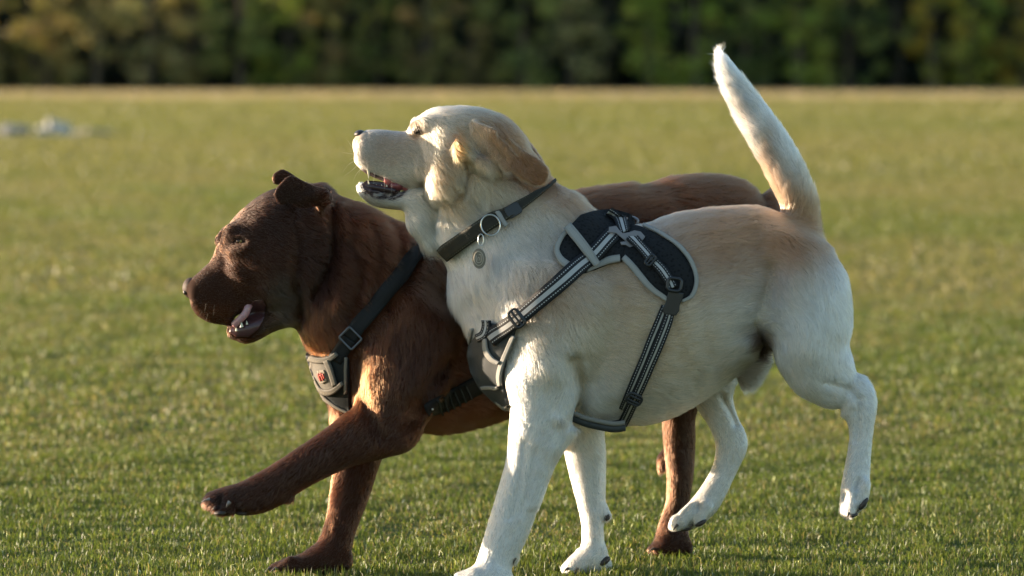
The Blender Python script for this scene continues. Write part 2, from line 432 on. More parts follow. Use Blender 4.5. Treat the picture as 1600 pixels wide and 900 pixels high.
WARP = lambda u: 0.0 * u
class Sculpt:
    BW = 14
    def __init__(s, lo, hi, vs):
        s.vs = vs; s.lo = np.array(lo); s.n = np.ceil((np.array(hi) - s.lo) / vs).astype(int)
        s.f = np.full(s.n, s.BW * vs, np.float32)
        s.flow = []          # (centre, tangent, radius, part id)
        s.names = []
    def _merge(s, a, ijk, k):
        i0 = np.maximum(ijk, 0); i1 = np.minimum(ijk + a.shape, s.n)
        src = a[tuple(slice(i0[d] - ijk[d], i1[d] - ijk[d]) for d in range(3))]
        sl = tuple(slice(i0[d], i1[d]) for d in range(3)); b = s.f[sl]
        if k <= 0: s.f[sl] = np.minimum(b, src); return
        h = np.maximum(k - np.abs(src - b), 0) / k
        s.f[sl] = np.minimum(src, b) - h * h * k * 0.25
    def add(s, name, st, k=0.02, inset=0.0, flow=1, yref=None, **kw):
        V, q, t, C, r = loft(st, inset, **kw)
        tr = vdb.createLinearTransform(s.vs)
        loc = V - s.lo
        g = vdb.FloatGrid.createLevelSetFromPolygons(loc.astype(np.float32), triangles=t.astype(np.uint32), quads=q.astype(np.uint32), transform=tr, halfWidth=float(s.BW))
        mn = np.floor(loc.min(0) / s.vs).astype(int) - s.BW - 1; mx = np.ceil(loc.max(0) / s.vs).astype(int) + s.BW + 1
        a = np.empty(mx - mn, np.float32); g.copyToArray(a, ijk=tuple(int(x) for x in mn))
        s._merge(a, mn, k)
        if flow:
            T = np.gradient(C, axis=0); T /= np.linalg.norm(T, axis=1)[:, None] + 1e-9
            s.flow.append((C, T * flow, r, np.full(len(C), len(s.names))))
        s.names.append(name)
    def chain(s, pts, k=0.006, carve=False):
        """round cones through (u,v,y,r) points"""
        pts = [(a[0], a[1], a[2] + float(WARP(a[0])), a[3]) for a in pts]
        for a, b in zip(pts[:-1], pts[1:]):
            pa, pb = P(*a[:3]), P(*b[:3]); ra, rb = a[3], b[3]
            lo = np.minimum(pa - ra, pb - rb) - 0.03; hi = np.maximum(pa + ra, pb + rb) + 0.03
            i0 = np.maximum(np.floor((lo - s.lo) / s.vs).astype(int), 0); i1 = np.minimum(np.ceil((hi - s.lo) / s.vs).astype(int), s.n)
            if (i1 <= i0).any(): continue
            G = np.stack(np.meshgrid(*[s.lo[d] + (np.arange(i0[d], i1[d]) + 0.0) * s.vs for d in range(3)], indexing='ij'), -1)
            ab = pb - pa; h = np.clip(((G - pa) @ ab) / (ab @ ab + 1e-12), 0, 1)
            d = np.linalg.norm(G - pa - h[..., None] * ab, axis=-1) - (ra + (rb - ra) * h)
            sl = tuple(slice(i0[x], i1[x]) for x in range(3)); b_ = s.f[sl]
            if carve:
                d = -d; hh = np.maximum(k - np.abs(d - b_), 0) / max(k, 1e-6); s.f[sl] = np.maximum(d, b_) + hh * hh * k * 0.25
            else:
                hh = np.maximum(k - np.abs(d - b_), 0) / max(k, 1e-6); s.f[sl] = np.minimum(d, b_) - hh * hh * k * 0.25
    def stroke(s, pts, r, amp, y0=-0.5, y1=0.0, both=False):
        """relief along a pixel polyline on the near side: amp>0 carves, <0 raises (metres); r in pixels"""
        pts = cr(pts, 6) if len(pts) > 2 else np.array(pts, float)
        lo3 = P(pts[:, 0].min() - 3 * r, pts[:, 1].max() + 3 * r, y0); hi3 = P(pts[:, 0].max() + 3 * r, pts[:, 1].min() - 3 * r, y1)
        lo3 = np.minimum(lo3, hi3 * [1, 0, 1] + [0, y0, 0]); 
        i0 = np.clip(np.floor((np.array([min(lo3[0], P(pts[:,0].min()-3*r,0,y1)[0]), y0, lo3[2]]) - s.lo) / s.vs).astype(int), 0, s.n)
        i1 = np.clip(np.ceil((np.array([max(hi3[0], P(pts[:,0].max()+3*r,0,y1)[0]), y1, hi3[2]]) - s.lo) / s.vs).astype(int), 0, s.n)
        if (i1 <= i0).any(): return
        ax = [s.lo[d] + np.arange(i0[d], i1[d]) * s.vs for d in range(3)]
        ym = (y0 + y1) / 2 if not both else 0
        X, Z = np.meshgrid(ax[0], ax[2], indexing='ij')
        sc = (DIST + (y1 - 0.08 if y1 > -0.2 else ym)) / FPX
        U = 800 + X / sc; Vv = HOR + (CAMH - Z) / sc
        best = np.full(U.shape, 1e9)
        for a, b in zip(pts[:-1], pts[1:]):
            ab = b[:2] - a[:2]; h = np.clip(((U - a[0]) * ab[0] + (Vv - a[1]) * ab[1]) / (ab @ ab + 1e-9), 0, 1)
            best = np.minimum(best, (U - a[0] - h * ab[0]) ** 2 + (Vv - a[1] - h * ab[1]) ** 2)
        w = (amp * np.exp(-best / (r * r)))[:, None, :]
        fy = np.clip((y1 - ax[1]) / 0.02, 0, 1)[None, :, None]
        sl = tuple(slice(i0[x], i1[x]) for x in range(3))
        s.f[sl] += (w * fy).astype(np.float32)
    def smooth(s, n=1):
        for _ in range(n):
            for ax in range(3):
                f = s.f; g = f.copy()
                a = [slice(None)] * 3; b = [slice(None)] * 3; c = [slice(None)] * 3
                a[ax] = slice(1, -1); b[ax] = slice(0, -2); c[ax] = slice(2, None)
                g[tuple(a)] = 0.5 * f[tuple(a)] + 0.25 * (f[tuple(b)] + f[tuple(c)])
                s.f = g
    def mesh(s, name):
        bgv = s.BW * s.vs
        g = vdb.FloatGrid(bgv); g.copyFromArray(np.clip(s.f, -bgv, bgv), tolerance=0.0); g.transform = vdb.createLinearTransform(s.vs)
        V, q = g.convertToQuads(isovalue=0.0)
        V = np.asarray(V) + s.lo
        q = np.asarray(q).astype(np.int64)
        # keep the largest connected piece
        lab = np.arange(len(V))
        for _ in range(200):
            m = lab[q].min(1); new = lab.copy(); np.minimum.at(new, q.ravel(), np.repeat(m, 4)); new = new[new]
            if (new == lab).all(): break
            lab = new
        for _ in range(60):
            new = lab[lab]
            if (new == lab).all(): break
            lab = new
        big = np.bincount(lab).argmax(); kv = lab == big
        idx = np.cumsum(kv) - 1; q = idx[q[kv[q].all(1)]]; V = V[kv]
        me = np_mesh(name, V, quads=q[:, ::-1])
        s.V = V; s.q = q[:, ::-1]
        e1 = V[s.q[:, 2]] - V[s.q[:, 0]]; e2 = V[s.q[:, 3]] - V[s.q[:, 1]]
        fn = np.cross(e1, e2); vn = np.zeros_like(V)
        for c in range(4): np.add.at(vn, s.q[:, c], fn)
        vn /= np.linalg.norm(vn, axis=1)[:, None] + 1e-12
        # orientation check: normals must point towards larger field values
        pr = (V + vn * 2 * s.vs - s.lo) / s.vs; i = np.clip(np.round(pr).astype(int), 0, s.n - 1)
        if np.median(s.f[i[:, 0], i[:, 1], i[:, 2]]) < 0:
            me.flip_normals(); s.q = s.q[:, ::-1]; vn = -vn
        s.vn = vn
        s.bvh = BVHTree.FromPolygons([tuple(x) for x in V], [tuple(int(a) for a in x) for x in s.q])
        return me
    def flowfield(s, X):
        C = np.vstack([a[0] for a in s.flow]); T = np.vstack([a[1] for a in s.flow]); R = np.concatenate([a[2] for a in s.flow]); I = np.concatenate([a[3] for a in s.flow])
        out = np.zeros((len(X), 3)); W = np.zeros((len(X), len(s.names)))
        for a in range(0, len(X), 20000):
            x = X[a:a + 20000]
            d2 = ((x[:, None] - C[None]) ** 2).sum(-1) ** 0.5 / (R[None] + 0.004)
            w = np.exp(-6 * (d2 - d2.min(1)[:, None]))
            out[a:a + 20000] = w @ T
            for p in range(len(s.names)): W[a:a + 20000, p] = w[:, I == p].sum(1)
        W /= W.sum(1)[:, None] + 1e-9
        return out / (np.linalg.norm(out, axis=1)[:, None] + 1e-9), W

def in_poly(u, v, poly):
    poly = np.asarray(poly, float); c = np.zeros(u.shape, bool)
    for (x1, y1), (x2, y2) in zip(poly, np.roll(poly, -1, 0)):
        if y1 == y2: continue
        c ^= ((y1 > v) != (y2 > v)) & (u < (x2 - x1) * (v - y1) / (y2 - y1) + x1)
    return c
def near_line(u, v, pts, r):
    best = np.full(u.shape, 1e9); pts = np.asarray(pts, float)
    for a, b in zip(pts[:-1], pts[1:]):
        ab = b - a; h = np.clip(((u - a[0]) * ab[0] + (v - a[1]) * ab[1]) / (ab @ ab + 1e-9), 0, 1)
        best = np.minimum(best, (u - a[0] - h * ab[0]) ** 2 + (v - a[1] - h * ab[1]) ** 2)
    return best < r * r
def blob_color(u, v, base, blobs):
    c = np.tile(np.array(base, float), (len(u), 1))
    for (bu, bv, ru, rv, col, wt) in blobs:
        d = ((u - bu) / ru) ** 2 + ((v - bv) / rv) ** 2
        w = (wt * np.exp(-d ** 1.5))[:, None]
        c = c * (1 - w) + np.array(col) * w
    return c

def fur_material(name, rough, rad_rough, ior=1.5):
    m = Mat(name)
    at = m.n('ShaderNodeAttribute', attribute_name='coat')
    h = m.n('ShaderNodeBsdfHairPrincipled')
    h.model = 'CHIANG'; h.parametrization = 'COLOR'
    h.inputs['Roughness'].default_value = rough; h.inputs['Radial Roughness'].default_value = rad_rough
    h.inputs['Random Roughness'].default_value = 0.2
    h.inputs['IOR'].default_value = ior
    m.l(at.outputs['Color'], h.inputs['Color'])
    m.l(h.outputs[0], m.out.inputs[0])
    return m.m
def skin_material(name):
    m = Mat(name)
    at = m.n('ShaderNodeAttribute', attribute_name='coat')
    tc = m.n('ShaderNodeTexCoord'); ns = m.n('ShaderNodeTexNoise'); ns.inputs['Scale'].default_value = 250; ns.inputs['Detail'].default_value = 3
    m.l(tc.outputs['Object'], ns.inputs['Vector'])
    sc = m.n('ShaderNodeMapRange'); sc.inputs['To Min'].default_value = 0.55; sc.inputs['To Max'].default_value = 0.95
    m.l(ns.outputs[0], sc.inputs[0])
    v = m.n('ShaderNodeVectorMath', operation='SCALE'); m.l(at.outputs['Color'], v.inputs[0]); m.l(sc.outputs[0], v.inputs['Scale'])
    m.l(v.outputs[0], m.b.inputs['Base Color']); m.set(Roughness=0.85, Specular_IOR_Level=0.15)
    return m.m

def grow_fur(sc, name, parent, mat, N, coat, spec, mask, radius=0.00022, jit=0.35, clump=0.45, seed=1, cell=0.006, gam=(1.12, 1.18, 1.2)):
    """spec(W,u,v,near) -> length, lift (radians); coat(u,v,p) -> rgb"""
    r = np.random.default_rng(seed)
    V, q = sc.V, sc.q
    a = V[q[:, 0]]; b = V[q[:, 1]]; c = V[q[:, 2]]; d = V[q[:, 3]]
    fn = np.cross(c - a, d - b) * 0.5; ar = np.linalg.norm(fn, axis=1); fn /= ar[:, None] + 1e-12
    side = np.where(fn[:, 1] > 0.35, 0.30, 1.0)
    w = ar * side; cdf = np.cumsum(w); cdf /= cdf[-1]
    f = np.searchsorted(cdf, r.random(N)); s = r.random((N, 1)); t = r.random((N, 1))
    p = (a[f] * (1 - s) + b[f] * s) * (1 - t) + (d[f] * (1 - s) + c[f] * s) * t
    nrm = (sc.vn[q[f, 0]] * (1 - s) + sc.vn[q[f, 1]] * s) * (1 - t) + (sc.vn[q[f, 3]] * (1 - s) + sc.vn[q[f, 2]] * s) * t
    nrm /= np.linalg.norm(nrm, axis=1)[:, None] + 1e-9
    u, v = to_px(p); near = nrm[:, 1] < 0.25
    flow, W = sc.flowfield(p)
    L, lift = spec(W, u, v, nrm, p)
    keep = ~mask(u, v, nrm, p) & (L > 0.0005)
    p, nrm, flow, L, lift, u, v = p[keep], nrm[keep], flow[keep], L[keep], lift[keep], u[keep], v[keep]
    n = len(p)
    # gravity lets long fur hang a little
    flow = flow + np.array([0, 0, -0.25])
    tg = flow - nrm * (flow * nrm).sum(1)[:, None]; tg /= np.linalg.norm(tg, axis=1)[:, None] + 1e-9
    bt = np.cross(nrm, tg)
    # swirl noise, coherent over a few cm
    sw = (vnoise(u / 34 + 3, v / 34, 21 + seed) - 0.5) * 0.9 + (vnoise(u / 11, v / 11 + 7, 22 + seed) - 0.5) * 0.7
    tg = tg * np.cos(sw)[:, None] + bt * np.sin(sw)[:, None]
    bt = np.cross(nrm, tg)
    # tufts: hair of one small cell leans the same way and draws together
    wp = p + 0.004 * np.sin(p[:, [1, 2, 0]] * 310 + 1) + 0.003 * np.sin(p[:, [2, 0, 1]] * 570)
    cellp = np.floor((wp + (r.random((n, 3)) - 0.5) * cell * 0.5) / cell).astype(np.int64)
    key = (cellp[:, 0] * 73856093) ^ (cellp[:, 1] * 19349663) ^ (cellp[:, 2] * 83492791)
    _, inv = np.unique(key, return_inverse=True); nc = inv.max() + 1
    cr_ = r.normal(size=(nc, 2)); cnt = np.bincount(inv, minlength=nc)[:, None]
    cen = np.stack([np.bincount(inv, p[:, i], nc) for i in range(3)], 1) / cnt
    L = L * (0.7 + 0.5 * r.random(n))
    j = r.normal(size=(n, 2)) * jit * 0.45 + cr_[inv] * jit * 0.55
    ang = np.clip(lift + (j[:, 0]) * lift * 0.8, 0.03, 1.3)
    dirn = tg * np.cos(ang)[:, None] + nrm * np.sin(ang)[:, None] + bt * (j[:, 1] * 0.55)[:, None]
    dirn /= np.linalg.norm(dirn, axis=1)[:, None]
    pull = (cen[inv] - p); pull -= nrm * (pull * nrm).sum(1)[:, None]
    bend = tg * 0.6 - nrm * (np.sin(ang) * 0.55)[:, None] + np.array([0, 0, -0.1])
    pts = np.empty((n, 4, 3))
    for k, tt in enumerate((0, 0.33, 0.67, 1.0)):
        pts[:, k] = p - nrm * 0.0005 * (k == 0) + dirn * (L * tt)[:, None] + bend * (L * tt * tt * 0.35)[:, None] + pull * (np.clip(L / .018, 0, 1) ** 2 * clump * tt)[:, None]
    hc = bpy.data.hair_curves.new(name)
    hc.add_curves([4] * n)
    hc.attributes['position'].data.foreach_set('vector', pts.astype(np.float32).ravel())
    ra = hc.attributes.get('radius') or hc.attributes.new('radius', 'FLOAT', 'POINT')
    rr = (radius * (0.7 + 0.6 * r.random(n)))[:, None] * np.array([1.0, 0.9, 0.62, 0.12])[None]
    ra.data.foreach_set('value', rr.astype(np.float32).ravel())
    col = np.clip(coat(u, v, p, nrm), .001, 1) ** np.array(gam)
    col = col * (0.86 + 0.28 * r.random(n))[:, None] * (0.86 + 0.26 * r.random(nc))[inv][:, None]
    at = hc.attributes.new('coat', 'FLOAT_COLOR', 'CURVE')
    cc = np.ones((n, 4), np.float32); cc[:, :3] = np.clip(col, 0.001, 0.93); at.data.foreach_set('color', cc.ravel())
    hc.materials.append(mat)
    o = bpy.data.objects.new(name, hc); COL.objects.link(o); o.parent = parent
    o.matrix_parent_inverse = Matrix.Translation(parent.location).inverted()
    put(o, kind='stuff')
    return o

def hit(bvh, u, v, far=False, fallback=0.0):
    o = Vector(CAMP); d = (Vector(P(u, v, 0.0)) - o).normalized()
    if far: o = o + d * 14; d = -d
    h = bvh.ray_cast(o, d, 30)
    return (np.array(h[0]), np.array(h[1])) if h[0] is not None else (None, None)
def strap(bvh, name, pts, width, mat, parent, off=0.004, thick=0.0022, far=False, ymax=None, ends=None, per=7, yline=None, smoothing=2, nw=5):
    """ribbon draped along a pixel polyline (u,v[,width]); carries uv for its woven stripes"""
    pts = np.array([list(p) + ([width] if len(p) == 2 else []) for p in pts], float)
    C = cr(pts, per); T = np.gradient(C[:, :2], axis=0); T /= np.linalg.norm(T, axis=1)[:, None] + 1e-9
    Nn = np.stack([-T[:, 1], T[:, 0]], 1)
    n = len(C); w = np.linspace(-0.5, 0.5, nw)
    Y = np.full((n, nw), np.nan); NN = np.zeros((n, nw, 3))
    for i in range(n):
        for j in range(nw):
            uv = C[i, :2] + Nn[i] * C[i, 2] * w[j]
            if yline is not None:
                Y[i, j] = np.interp(i / (n - 1), np.linspace(0, 1, len(yline)), yline); NN[i, j] = (0, -1, 0); continue
            p, nr = hit(bvh, uv[0], uv[1], far)
            if p is not None and (ymax is None or (p[1] < ymax if not far else p[1] > ymax)): Y[i, j] = p[1]; NN[i, j] = nr
    Yc = np.array([np.nanmean(r) if np.isfinite(r).any() else np.nan for r in Y]); ok = np.isfinite(Yc)
    if not ok.any(): return None
    Yc = np.interp(np.arange(n), np.arange(n)[ok], Yc[ok])
    for j in range(nw):
        bad = ~np.isfinite(Y[:, j]); Y[bad, j] = Yc[bad]
    NN[(np.linalg.norm(NN, axis=2) < 0.1)] = (0, 1 if far else -1, 0)
    for _ in range(smoothing):
        Y[1:-1] = (Y[:-2] + 2 * Y[1:-1] + Y[2:]) / 4
        NN[1:-1] = (NN[:-2] + 2 * NN[1:-1] + NN[2:]) / 4
    Nm = NN.mean(1); Nm /= np.linalg.norm(Nm, axis=1)[:, None]
    top = np.empty((n, nw, 3))
    for i in range(n):
        for j in range(nw):
            uv = C[i, :2] + Nn[i] * C[i, 2] * w[j]
            nn = NN[i, j] / (np.linalg.norm(NN[i, j]) + 1e-9)
            top[i, j] = P(uv[0], uv[1], Y[i, j]) + (nn * 0.6 + Nm[i] * 0.4) * off
    bot = top - Nm[:, None] * thick
    V = np.concatenate([top.reshape(-1, 3), bot.reshape(-1, 3)]); K = n * nw
    quads = []; uvs = []
    seg = np.concatenate([[0], np.cumsum(np.linalg.norm(np.diff(top[:, nw // 2], axis=0), axis=1))])
    uvtab = np.zeros((2 * K, 2)); uvtab[:K, 0] = np.repeat(seg, nw); uvtab[:K, 1] = np.tile(w + 0.5, n); uvtab[K:] = uvtab[:K]
    for i in range(n - 1):
        for j in range(nw - 1):
            a = i * nw + j; quads.append((a, a + 1, a + nw + 1, a + nw)); quads.append((K + a, K + a + nw, K + a + nw + 1, K + a + 1))
        a = i * nw; quads.append((a, a + nw, K + a + nw, K + a)); a = i * nw + nw - 1; quads.append((a, K + a, K + a + nw, a + nw))
    for j in range(nw - 1):
        quads.append((j, K + j, K + j + 1, j + 1)); a = (n - 1) * nw + j; quads.append((a, a + 1, K + a + 1, K + a))
    me = np_mesh(name, V, quads=np.array(quads))
    ul = me.uv_layers.new(name='UVMap'); vi = np.empty(len(me.loops), np.int32); me.loops.foreach_get('vertex_index', vi)
    ul.data.foreach_set('uv', uvtab[vi].astype(np.float32).ravel())
    o = link(name, me, mat, parent)
    return o
def drape(bvh, name, poly, mat, parent, off=0.004, thick=0.003, far=False, step=5, ymax=None, puff=0.0, sm=2):
    """padded panel: a pixel outline laid over the body surface"""
    poly = np.asarray(poly, float)
    u0, v0 = poly.min(0); u1, v1 = poly.max(0)
    us = np.arange(u0 - step, u1 + 2 * step, step); vs_ = np.arange(v0 - step, v1 + 2 * step, step)
    U, Vv = np.meshgrid(us, vs_, indexing='ij')
    # signed-distance-free clipping: use fine outline by snapping outside points to the outline
    inside = in_poly(U, Vv, poly)
    dens = []
    for a, b in zip(poly, np.roll(poly, -1, 0)):
        for t in np.linspace(0, 1, max(2, int(np.linalg.norm(b - a) / 2)), endpoint=False): dens.append(a + (b - a) * t)
    dens = np.array(dens)
    idx = -np.ones(U.shape, int); pts = []
    cellok = inside[:-1, :-1] | inside[1:, :-1] | inside[:-1, 1:] | inside[1:, 1:]
    need = np.zeros(U.shape, bool); need[:-1, :-1] |= cellok; need[1:, :-1] |= cellok; need[:-1, 1:] |= cellok; need[1:, 1:] |= cellok
    edge = []
    for i, j in zip(*np.nonzero(need)):
        uv = np.array([U[i, j], Vv[i, j]])
        dd = ((dens - uv) ** 2).sum(1); k = dd.argmin()
        if not inside[i, j]: uv = dens[k]; e = 0.0
        else: e = math.sqrt(dd[k])
        idx[i, j] = len(pts); pts.append(uv); edge.append(e)
    pts = np.array(pts); edge = np.array(edge); n = len(pts)
    Y = np.full(n, np.nan); N = np.tile(np.array([0, 1.0 if far else -1.0, 0]), (n, 1))
    for k in range(n):
        p, nr = hit(bvh, pts[k, 0], pts[k, 1], far)
        if p is not None and (ymax is None or (p[1] < ymax if not far else p[1] > ymax)): Y[k] = p[1]; N[k] = nr
    ok = np.isfinite(Y)
    for k in np.nonzero(~ok)[0]:
        dd = ((pts[ok] - pts[k]) ** 2).sum(1); m = np.argsort(dd)[:3]; Y[k] = Y[ok][m].mean(); N[k] = N[ok][m].mean(0)
    cells = [(i, j) for i, j in zip(*np.nonzero(cellok))]
    q = np.array([[idx[i, j], idx[i + 1, j], idx[i + 1, j + 1], idx[i, j + 1]] for i, j in cells])
    q = q[:, ::-1] if not far else q
    for _ in range(sm):
        acc = np.zeros((n, 4)); cnt = np.zeros(n); val = np.column_stack([Y, N])
        for c in range(4): np.add.at(acc, q[:, c], val[q].sum(1)); np.add.at(cnt, q[:, c], 4)
        nv = acc / cnt[:, None]; Y = nv[:, 0]; N = nv[:, 1:]
    N /= np.linalg.norm(N, axis=1)[:, None]
    B = np.array([P(pts[k, 0], pts[k, 1], Y[k]) for k in range(n)])
    rise = off + puff * (1 - np.exp(-(edge / 9.0)))
    top = B + N * rise[:, None]; bot = B + N * (off - thick)
    # skirt edges
    from collections import Counter
    ec = Counter(); 
    for f in q:
        for a, b in zip(f, np.roll(f, -1)): ec[(a, b)] += 1
    sk = [(b, a, a + n, b + n) for (a, b) in ec if (b, a) not in ec]
    V = np.concatenate([top, bot]); F = np.vstack([q, q[:, ::-1] + n, np.array(sk)])
    me = np_mesh(name, V, quads=F)
    return link(name, me, mat, parent)
def tube(name, pts, r, mat, parent, closed=False, res=8, per=6, taper=False):
    """pts are world points"""
    C = np.asarray(pts, float)
    if closed: C = cr(np.vstack([C, C[:1]]), per)[:-1]
    elif len(C) > 2: C = cr(C, per)
    n = len(C); T = np.gradient(C, axis=0) if not closed else np.roll(C, -1, 0) - np.roll(C, 1, 0)
    T /= np.linalg.norm(T, axis=1)[:, None] + 1e-12
    up = np.array([0.13, 1.0, 0.21]); A = np.cross(T, up); A /= np.linalg.norm(A, axis=1)[:, None]; Bv = np.cross(T, A)
    th = np.linspace(0, 2 * math.pi, res, endpoint=False)
    rr = np.full(n, r) if not taper else r * np.linspace(1, 0.15, n)
    V = (C[:, None] + (A[:, None] * np.cos(th)[None, :, None] + Bv[:, None] * np.sin(th)[None, :, None]) * rr[:, None, None]).reshape(-1, 3)
    q = []
    for i in range(n if closed else n - 1):
        k = (i + 1) % n
        for j in range(res): q.append((i * res + j, i * res + (j + 1) % res, k * res + (j + 1) % res, k * res + j))
    tr = []
    if not closed:
        V = np.vstack([V, C[:1], C[-1:]])
        for j in range(res): tr += [((j + 1) % res, j, n * res), ((n - 1) * res + j, (n - 1) * res + (j + 1) % res, n * res + 1)]
    me = np_mesh(name, V, tris=np.array(tr) if tr else None, quads=np.array(q))
    return link(name, me, mat, parent)
def solid(name, poly, thick, mat, parent, frame, bevel=0.0006, holes=None):
    """flat outline (metres, in a local x/z frame facing the viewer) extruded and bevelled, at frame = (origin, xdir, zdir, normal)"""
    bm = bmesh.new(); vs = [bm.verts.new((x, 0, z)) for x, z in poly]
    f = bm.faces.new(vs); bmesh.ops.recalc_face_normals(bm, faces=[f])
    ex = bmesh.ops.extrude_face_region(bm, geom=[f]); bmesh.ops.translate(bm, vec=(0, thick, 0), verts=[g for g in ex['geom'] if isinstance(g, bmesh.types.BMVert)])
    bmesh.ops.recalc_face_normals(bm, faces=bm.faces[:])
    if bevel: bmesh.ops.bevel(bm, geom=bm.edges[:], offset=bevel, segments=2, profile=0.6, affect='EDGES')
    o_, xd, zd, nn = frame
    M = Matrix(((xd[0], -nn[0], zd[0], o_[0]), (xd[1], -nn[1], zd[1], o_[1]), (xd[2], -nn[2], zd[2], o_[2]), (0, 0, 0, 1)))
    bm.transform(M); bmesh.ops.recalc_face_normals(bm, faces=bm.faces[:])
    me = bpy.data.meshes.new(name); bm.to_mesh(me); bm.free()
    return link(name, me, mat, parent, smooth=False)
def frame_at(bvh, u, v, ang, off=0.006, flat=0.5):
    """frame on the body at a pixel; ang in degrees, picture-plane rotation (0 = right, counter-clockwise)"""
    p, n = hit(bvh, u, v)
    if p is None: p, n = P(u, v, 0), np.array([0, -1.0, 0])
    n = n * flat + np.array([0, -1.0, 0]) * (1 - flat); n /= np.linalg.norm(n)
    a = math.radians(ang); x = np.array([math.cos(a), 0, math.sin(a)]); x -= n * (x @ n); x /= np.linalg.norm(x)
    z = np.cross(x, n); 
    if z[2] * math.cos(a) < 0: z = -z
    return p + n * off, x, z, n
def rrect(w, h, r=0.2, n=4):
    r = r * min(w, h); out = []
    for cx, cz, a0 in ((w / 2 - r, h / 2 - r, 0), (-w / 2 + r, h / 2 - r, 90), (-w / 2 + r, -h / 2 + r, 180), (w / 2 - r, -h / 2 + r, 270)):
        for k in range(n + 1):
            a = math.radians(a0 + 90 * k / n); out.append((cx + r * math.cos(a), cz + r * math.sin(a)))
    return out
def loop_pts(frame, w, h, r=0.3, bow=0.0):
    o_, x, z, n = frame
    return [o_ + x * a + z * b for a, b in rrect(w, h, r, 3)]
def ellipsoid(name, c, rad, mat, parent, seg=24, ring=14, rot=None, deform=None):
    bm = bmesh.new(); bmesh.ops.create_uvsphere(bm, u_segments=seg, v_segments=ring, radius=1)
    if deform:
        for vv in bm.verts: vv.co = Vector(deform(np.array(vv.co)))
    M = Matrix.Translation(Vector(c)) @ (rot.to_4x4() if rot else Matrix.Identity(4)) @ Matrix.Diagonal((*rad, 1))
    bm.transform(M); me = bpy.data.meshes.new(name); bm.to_mesh(me); bm.free()
    return link(name, me, mat, parent)
def claw(bvh, a, b, r, mat, parent, out=.001):
    p = hit(bvh, *a)[0]
    if p is None: p = P(*a, 0)
    y = p[1] - out
    tube('claw', [P(*a, y), P((a[0] + b[0]) / 2 - .5, (a[1] + b[1]) / 2 - .5, y - .0015), P(*b, y)], r, mat, parent, res=8, taper=True)
PX = DIST / FPX      # metres per photograph pixel at the yellow dog

# ---------------------------------------------------------------- shared materials
M_nose_dark = simple('nose_leather', (0.035, 0.022, 0.02), 0.35, bump=0.4, nscale=900)
M_nose_brown = simple('nose_leather_brown', (0.05, 0.026, 0.019), 0.6, spec=0.3, bump=0.4, nscale=900)
M_gum = simple('gum_skin', (0.045, 0.025, 0.028), 0.25, noise=0.4, nscale=200)
M_mouth = simple('mouth_lining', (0.22, 0.055, 0.06), 0.3, noise=0.25, nscale=150, sss=0.2)
M_mouth2 = simple('mouth_lining_brown', (0.075, 0.032, 0.036), 0.3, noise=0.35, nscale=150, sss=0.2)
M_tongue = simple('tongue', (0.52, 0.17, 0.17), 0.35, noise=0.2, nscale=300, bump=0.3, sss=0.3)
M_tongue2 = simple('tongue_pale', (0.48, 0.27, 0.30), 0.3, noise=0.2, nscale=300, bump=0.3, sss=0.3)
M_tooth = simple('tooth', (0.72, 0.66, 0.5), 0.25, noise=0.1)
M_claw = simple('claw', (0.10, 0.075, 0.06), 0.35, noise=0.3, nscale=200)
M_claw2 = simple('claw_grey', (0.22, 0.19, 0.18), 0.3, noise=0.3, nscale=200)
M_pad = simple('paw_pad', (0.045, 0.035, 0.032), 0.6, noise=0.3, nscale=300, bump=0.5)
M_eye = simple('eye_dark', (0.02, 0.012, 0.008), 0.06)
M_iris = simple('iris_amber', (0.30, 0.19, 0.06), 0.08, noise=0.3, nscale=800)
M_wh = simple('whisker', (0.75, 0.7, 0.6), 0.4)
M_wh2 = simple('whisker_brown', (0.25, 0.2, 0.14), 0.5)
M_mesh = None
